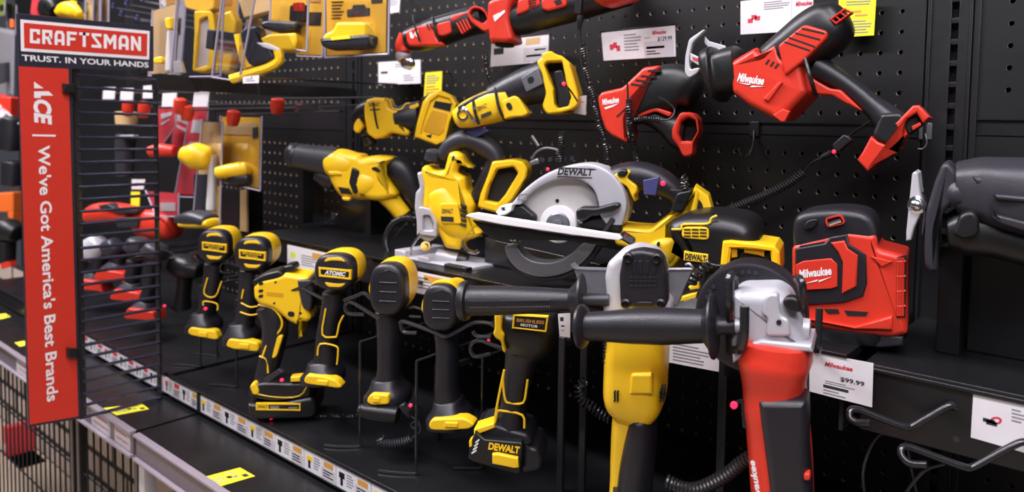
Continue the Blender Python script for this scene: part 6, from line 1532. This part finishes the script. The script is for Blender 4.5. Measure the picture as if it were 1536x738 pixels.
g = G(); plate(g, blister.cf, tl([(1340, 10), (1540, 0), (1540, 75), (1340, 70)]), 0, .06, 0, 0); part('print', g, 'tan', t)
g = G(); loft(g, f, tl([(1310, 300, 9, .6), (1380, 290, 11, .8), (1460, 280, 12, .8), (1490, 260, 9, .6)]), cap=(.4, .4)); part('tool', g, 'yel', t)
g = G(); loft(g, f, tl([(1385, 345, 8, .6), (1430, 340, 12, .7), (1500, 335, 10, .7)]), cap=(.4, .4)); part('tool_grip', g, 'gry', t)
g = G(); plate(g, blister.cf, tl([(1515, 30), (1545, 25), (1545, 90), (1515, 95)]), 0, .07, 0, 0); part('lettering', g, 'ink', t)
t, f = blister('tan and black blister pack holding a yellow drill head and a pale tube', tt([(1215, 730), (1330, 735), (1310, 1360), (1160, 1340)]), -9.0, 'tan')
g = G(); loft(g, f, tl([(1105, 190, 12, .8), (1170, 200, 20, 1.1), (1240, 215, 18, 1.0)]), cap=(.5, .5)); part('tool_head', g, 'yel', t)
g = G(); loft(g, f, tl([(1275, 200, 6, .4), (1275, 330, 6, .4), (1270, 520, 7, .5)]), cap=(.3, .3)); part('tube', g, 'pale', t)
g = G(); plate(g, blister.cf, tl([(1160, 310), (1240, 310), (1240, 540), (1160, 540)]), 0, .1, .02, 0); part('photo_panel', g, 'gry2', t)
g = G(); plate(g, f, tl([(1300, 380), (1325, 380), (1322, 620), (1298, 620)]), .05, .3, .05, 0); part('yellow_edge', g, 'card', t)
fC = F(298, 330, -10.5, 20)
t = thing('cordless_tool', 'black and yellow rounded tool in a clear pack, just above the first driver', 'tool', fC.P(300, 340))
g = G(); loft(g, fC, tl([(1100, 580, 9, .8), (1180, 575, 13, 1), (1260, 590, 10, .9)]), cap=(.5, .5)); part('body', g, 'gry2', t)
g = G(); loft(g, fC, tl([(1120, 605, 6, .8), (1200, 605, 7, .9), (1280, 600, 7, .8)]), cap=(.5, .5)); part('base', g, 'yel', t)
f = F(412, 340, -6, 0)
t = thing('carton', 'tall dark carton with tan edges below the yellow carded pack', 'box', f.P(400, 360))
g = G(); plate(g, f, tl([(1340, 410), (1480, 400), (1480, 660), (1335, 655)]), -2, 0, .05, 0); part('box', g, 'blk', t)
g = G(); plate(g, f, tl([(1440, 405), (1480, 400), (1480, 655), (1440, 650)]), -.1, .05, 0, 0); part('print', g, 'tan', t)

# hooks with red tips and white end tags
def tipped(label, p, tip, Y, tag=None):
    f = F(p[0], p[1], Y, 0); a = f.P(*p)
    t = thing('display_hook', label, 'hook', a, 'display hooks with red stops')
    g = G(); tube(g, [a, (a[0]-2.5, -.1, a[2]+.6)], .09, 6, 1); part('wire', g, 'mid', t)
    g = G(); loft(g, f, [(tip[0]+1, tip[1]-10, 8, .45), (tip[0], tip[1], 8, .45), (tip[0]-1, tip[1]+10, 5, .35)], cap=(.4, .3)); part('red_stop', g, 'red', t)
    if tag:
        g = G(); plate(g, f, tag, .2, .26, 0, 0); part('end_tag', g, 'pap', t)
tipped('display hook with a red stop hanging free below the sign arm', (416, 148), (416, 160), -9.5)
tipped('display hook with a red stop above the yellow carded pack', (350, 172), (350, 178), -10)
tipped('display hook with red stop and white tag just past the wire panel edge bar', (270, 158), (270, 160), -10.5, tt([(975, 560), (1060, 556), (1050, 640), (970, 640)]))
tipped('display hook with red stop and the larger white tag above the tall red pack', (285, 165), (281, 170), -10, tt([(1165, 548), (1255, 548), (1245, 640), (1155, 640)]))
tipped('display hook with white tag behind the wire panel, next to its edge bar', (215, 160), (216, 165), -9.5, tt([(860, 515), (925, 510), (925, 590), (855, 590)]))
tipped('display hook with white tag behind the middle of the wire panel', (190, 155), (192, 163), -9, tt([(725, 530), (800, 528), (795, 600), (720, 600)]))
tipped('display hook with white tag but no red stop behind the wire panel', (165, 140), (400, 700), -8.5, tt([(620, 525), (690, 522), (685, 595), (615, 595)]))
for k, (u, v) in enumerate(((445, 158), (480, 160))):
    f = F(u, v, -5.5, 0); a = f.P(u, v)
    t = thing('display_hook', ['empty display hook with clear end plate, third from the post below the sign arm', 'empty display hook with clear end plate next to the post'][k], 'hook', a, 'empty hooks below the sign arm')
    g = G(); tube(g, [a, (a[0]-2, -.1, a[2]+.4)], .07, 6, 1); part('wire', g, 'mid', t)
    g = G(); plate(g, f, [(u-6, v-20), (u+10, v-18), (u+4, v+8), (u-4, v+10)], .1, .15, .01, 0); part('end_plate', g, 'clr', t)

# red and grey tools behind the wire panel
f = F(195, 335, -9.5, 30)
t = thing('red_drill', 'red and black tool lying behind the wire panel at its lower middle', 'tool', f.P(200, 360))
g = G(); loft(g, f, tl([(545, 560, 12, .9), (600, 545, 16, 1.1), (700, 540, 15, 1.1), (800, 560, 15, 1.1)]), cap=(.5, .2)); part('body', g, 'red', t)
g = G(); plate(g, f, tl([(570, 500), (640, 485), (700, 520), (820, 520), (820, 545), (700, 545), (640, 520)]), .3, 1.3, .1, 1); plate(g, f, tl([(690, 570), (830, 570), (825, 630), (700, 630)]), .3, 1.35, .1, 1); part('grip', g, 'gry2', t)
g = G(); loft(g, f, tl([(850, 600, 20, 1.1), (950, 610, 22, 1.2), (1040, 620, 20, 1.2)]), cap=(.3, .4)); part('battery', g, 'red', t)
t, f = blister('small clear pack with a red card lying behind the red tool at the wire panel', tl([(880, 410), (1065, 425), (1065, 560), (940, 560)]), -8, 'wred', group='red carded packs')
g = G(); plate(g, blister.cf, tl([(960, 480), (1050, 480), (1050, 530), (960, 530)]), 0, .06, 0, 0); part('print', g, 'pale', t)
f = F(203, 300, -8.6, 10)
t = thing('price_tag', 'white and yellow tag behind the wire panel above the red tool', 'tag', f.P(203, 310), 'white hook-end tags')
card(f, tl([(790, 340), (870, 340), (860, 400), (790, 400)]), t, lines(.2, .8, .3, .7, 2)); g = G(); plate(g, f, tl([(785, 415), (838, 415), (835, 510), (785, 510)]), -.05, 0, 0, 0); part('yellow_slip', g, 'ytag', t)
f = F(188, 240, -8.0, 10)
t = thing('caulk_gun', 'grey upright cylinder tool hanging behind the middle of the wire panel', 'tool', f.P(188, 265))
g = G(); loft(g, f, tl([(755, 80, 13, .8), (750, 160, 12, .8), (750, 320, 10, .7)]), cap=(.2, .2)); part('barrel', g, 'gry2', t)
g = G(); loft(g, f, tl([(760, -60, 16, .9), (760, 20, 15, .8)]), cap=(.1, .1)); part('top_card', g, 'tan', t)
g = G(); plate(g, f, tl([(720, 75), (800, 72), (798, 90), (722, 92)]), .4, .9, .05, 0); part('collar', g, 'lgr', t)
ts = lambda p: R(0, 368, 4, p)
def reddriver(label, hd, hdl, foot, Y, clear_=False):
    f = F(foot[0], foot[1], Y, 42); t = thing('red_driver', label, 'driver', f.P(foot[0], foot[1]+12), 'red and grey drivers behind the wire panel')
    g = G(); loft(g, f, hd, cap=(.5, .5)); part('motor_housing', g, ('lgr' if clear_ else 'gry2'), t)
    g = G(); loft(g, f, hdl, cap=(.2, .2)); part('grip', g, 'gry', t)
    a = f.P(hdl[0][0], hdl[0][1]-4, -.8)
    th_ = thing('tool_hook', 'wire hook holding the '+label.split(' behind')[0].split(' at the')[0], 'hook', a, 'wire hooks behind the red drivers')
    g = G(); tube(g, [a, (a[0]-1, -.05, a[2]+.2)], .1, 8, 1); part('stem', g, 'wire', th_)
    g = G(); loft(g, f, [(foot[0]+6, foot[1]-18, 10, .8), (foot[0]+2, foot[1]-8, 17, 1.1), (foot[0], foot[1]-2, 20, 1.2)], cap=(.2, .1)); part('battery_base', g, 'gry2', t)
    g = G(); plate(g, f, [(foot[0]-26, foot[1]+2), (foot[0]-20, foot[1]-10), (foot[0]+18, foot[1]-4), (foot[0]+22, foot[1]+12), (foot[0]+14, foot[1]+9), (foot[0]-24, foot[1]+6)], -.3, 1.4, .1, 1); part('battery_latch', g, 'red', t)
reddriver('grey and red driver with pink lit foot at the edge bar of the wire panel', [(232, 380, 18, 1.1), (236, 372, 16, 1)], [(230, 395, 9, .7), (226, 430, 9, .7), (222, 448, 10, .75)], (217, 470), -12)
reddriver('grey and red driver next to the pink lit one behind the wire panel', [(206, 372, 17, 1.1), (208, 362, 14, 1)], [(202, 390, 9, .7), (199, 420, 9, .7)], (196, 442), -11.5)
reddriver('pale grey driver with red foot behind the wire panel', [(135, 378, 20, 1.1), (150, 365, 16, 1)], [(150, 385, 10, .8), (146, 405, 10, .8)], (138, 426), -11.5, True)
reddriver('dark driver with a red front behind the middle of the wire panel', [(166, 375, 16, 1), (176, 368, 14, 1)], [(180, 385, 8, .7), (178, 400, 8, .7)], (172, 412), -10.5)
sensor('pink light beside the grey and red driver by the wire panel', None, (247, 459), -12, 42, r_=.14)
sensor('faint pink light in the dark between the red drivers and the first yellow driver', None, (292, 385), -9, 42, r_=.1)
f = F(270, 405, -9.5, 40)
t = thing('black_tool', 'black tool hanging in the dark between the wire panel and the first driver', 'tool', f.P(275, 440))
g = G(); loft(g, f, [(262, 395, 16, 1), (282, 402, 18, 1.1), (300, 405, 12, .9)], cap=(.4, .4)); part('body', g, 'blk', t)
g = G(); loft(g, f, [(278, 412, 9, .7), (275, 440, 9, .7), (272, 462, 12, .8)], cap=(.2, .2)); part('grip', g, 'blk', t)

# far aisle at the left edge
f = F(12, 178, -10, 40)
t = thing('carton', 'red box with white letters beside the edge of the sign', 'box', f.P(10, 208))
g = G(); plate(g, f, tt([(-60, 560), (20, 600), (95, 740), (95, 810), (-60, 690)]), -3, 0, .1, 0); part('box', g, 'wred', t)
g = G(); plate(g, f, tt([(-40, 570), (40, 580), (98, 590), (98, 740), (20, 600)]), -3, -.2, .1, 0); part('top_panel', g, 'red', t)
g = G(); text(g, 'CRAFTSMAN', f, tt([(-40, 640)])[0], tt([(92, 760)])[0], 9, 0, .04); part('lettering', g, 'wht', t)
f = F(12, 280, -10, 40)
t = thing('leaf_blower', 'black and orange tool half hidden by the sign', 'tool', f.P(15, 325))
g = G(); loft(g, f, tl([(60, 160, 12, 1), (65, 90, 14, 1.2), (70, -20, 14, 1.2)]), cap=(.2, .4)); loft(g, f, tl([(70, 370, 11, 1), (75, 240, 12, 1)]), cap=(.3, .3)); part('body', g, 'gry', t)
g = G(); plate(g, f, tl([(5, 420), (105, 415), (105, 535), (8, 535)]), -1, 1.2, .2, 1); plate(g, f, tl([(70, 530), (105, 530), (105, 615), (80, 615)]), -1, 1.2, .1, 1); part('base', g, 'org', t)
g = G(); lathe(g, f.P(*tl([(0, -20)])[0], .2), -f.a, [(-1, .8), (-.9, .9), (0, .9), (.1, .7)], 20); part('end_cap', g, 'lgr', t)
f = F(12, 360, -11, 40)
t = thing('black_tool', 'black tool with a red bit, half hidden by the sign below the orange tool', 'tool', f.P(14, 395))
g = G(); loft(g, f, [(-5, 345, 16, 1.2), (10, 345, 18, 1.4), (26, 350, 14, 1.2)], cap=(.3, .3)); loft(g, f, [(8, 362, 12, 1), (6, 392, 13, 1)], cap=(.2, .2)); part('body', g, 'blk', t)
g = G(); plate(g, f, [(0, 395), (14, 392), (16, 400), (2, 404)], 0, .9, .05, 0); part('trim', g, 'red', t)
f = F(12, 80, -7, 30)
for k, (q, m, lb) in enumerate((([(-10, 40), (20, 45), (18, 140), (-12, 150)], 'pale', 'pale grey hanging pack beyond the sign'), ([(-10, -10), (8, -10), (6, 22), (-10, 24)], 'lime', 'lime green pack beyond the top of the sign'), ([(10, 5), (24, 8), (24, 50), (12, 52)], 'blk', 'narrow black hanging pack beyond the sign top'))):
    t, f = blister(lb, q, -6+k, m, group='packs along the far wall'); g = G(); plate(g, f, quadpx(q, .2, .8, .5, .8), 0, .5, .1, 1); part('contents', g, ['gry2', 'blk', 'org'][k], t)
f = F(108, 14, -8, 30)
t = thing('yellow_tool', 'yellow rounded tool above the top edge of the sign', 'tool', f.P(105, 25))
g = G(); loft(g, f, tt([(370, 80, 7, .8), (410, 60, 12, 1), (470, 70, 13, 1.1), (500, 90, 9, .9)]), cap=(.5, .5)); loft(g, f, tt([(430, 40, 6, .6), (450, 15, 4, .5)]), cap=(.3, .4)); part('body', g, 'yel', t)
g = G(); loft(g, f, tt([(500, 20, 8, .6), (502, 80, 8, .6)]), cap=(.2, .2)); part('grip', g, 'blk', t)
f = F(66, 12, -7, 30)
t = thing('hand_tool', 'black and magenta tool above the sign top', 'tool', f.P(66, 25))
g = G(); loft(g, f, tt([(225, 90, 8, .6), (240, 20, 9, .7), (260, -30, 9, .7)]), cap=(.3, .3)); part('handle', g, 'wred', t)
g = G(); loft(g, f, tt([(280, 80, 12, .8), (300, 30, 14, .9), (330, 60, 10, .8)]), cap=(.3, .3)); part('head', g, 'blk', t)
for k, (x, m) in enumerate(((515, 'tan'), (560, 'pale'), (610, 'tan'))):
    q = tt([(x, -60), (x+42, -60), (x+40, 130), (x-2, 125)])
    t, f = blister(['brown flat pack beside the yellow rounded tool over the sign', 'pale flat pack between two brown ones over the sign', 'brown flat pack beside the shiny empty hooks over the sign'][k], q, -7+k*.6, m, group='flat packs over the sign')
for k, (u, v) in enumerate(((172, 12), (192, 7), (216, 2), (184, 24), (208, 30))):
    f = F(u, v, -9, 0); a = f.P(u, v)
    t = thing('display_hook', 'shiny empty display hook above the sign top', 'hook', a, 'shiny empty hooks over the sign')
    g = G(); tube(g, [a, (a[0]-1, -.1, a[2]-.3)], .09, 6, 1); part('wire', g, 'mid', t)
    g = G(); tube(g, [a+np.array([-.5, 0, .15]), a, a+np.array([.2, -.2, .4])], .13, 6, 2); part('tip', g, 'blu', t)
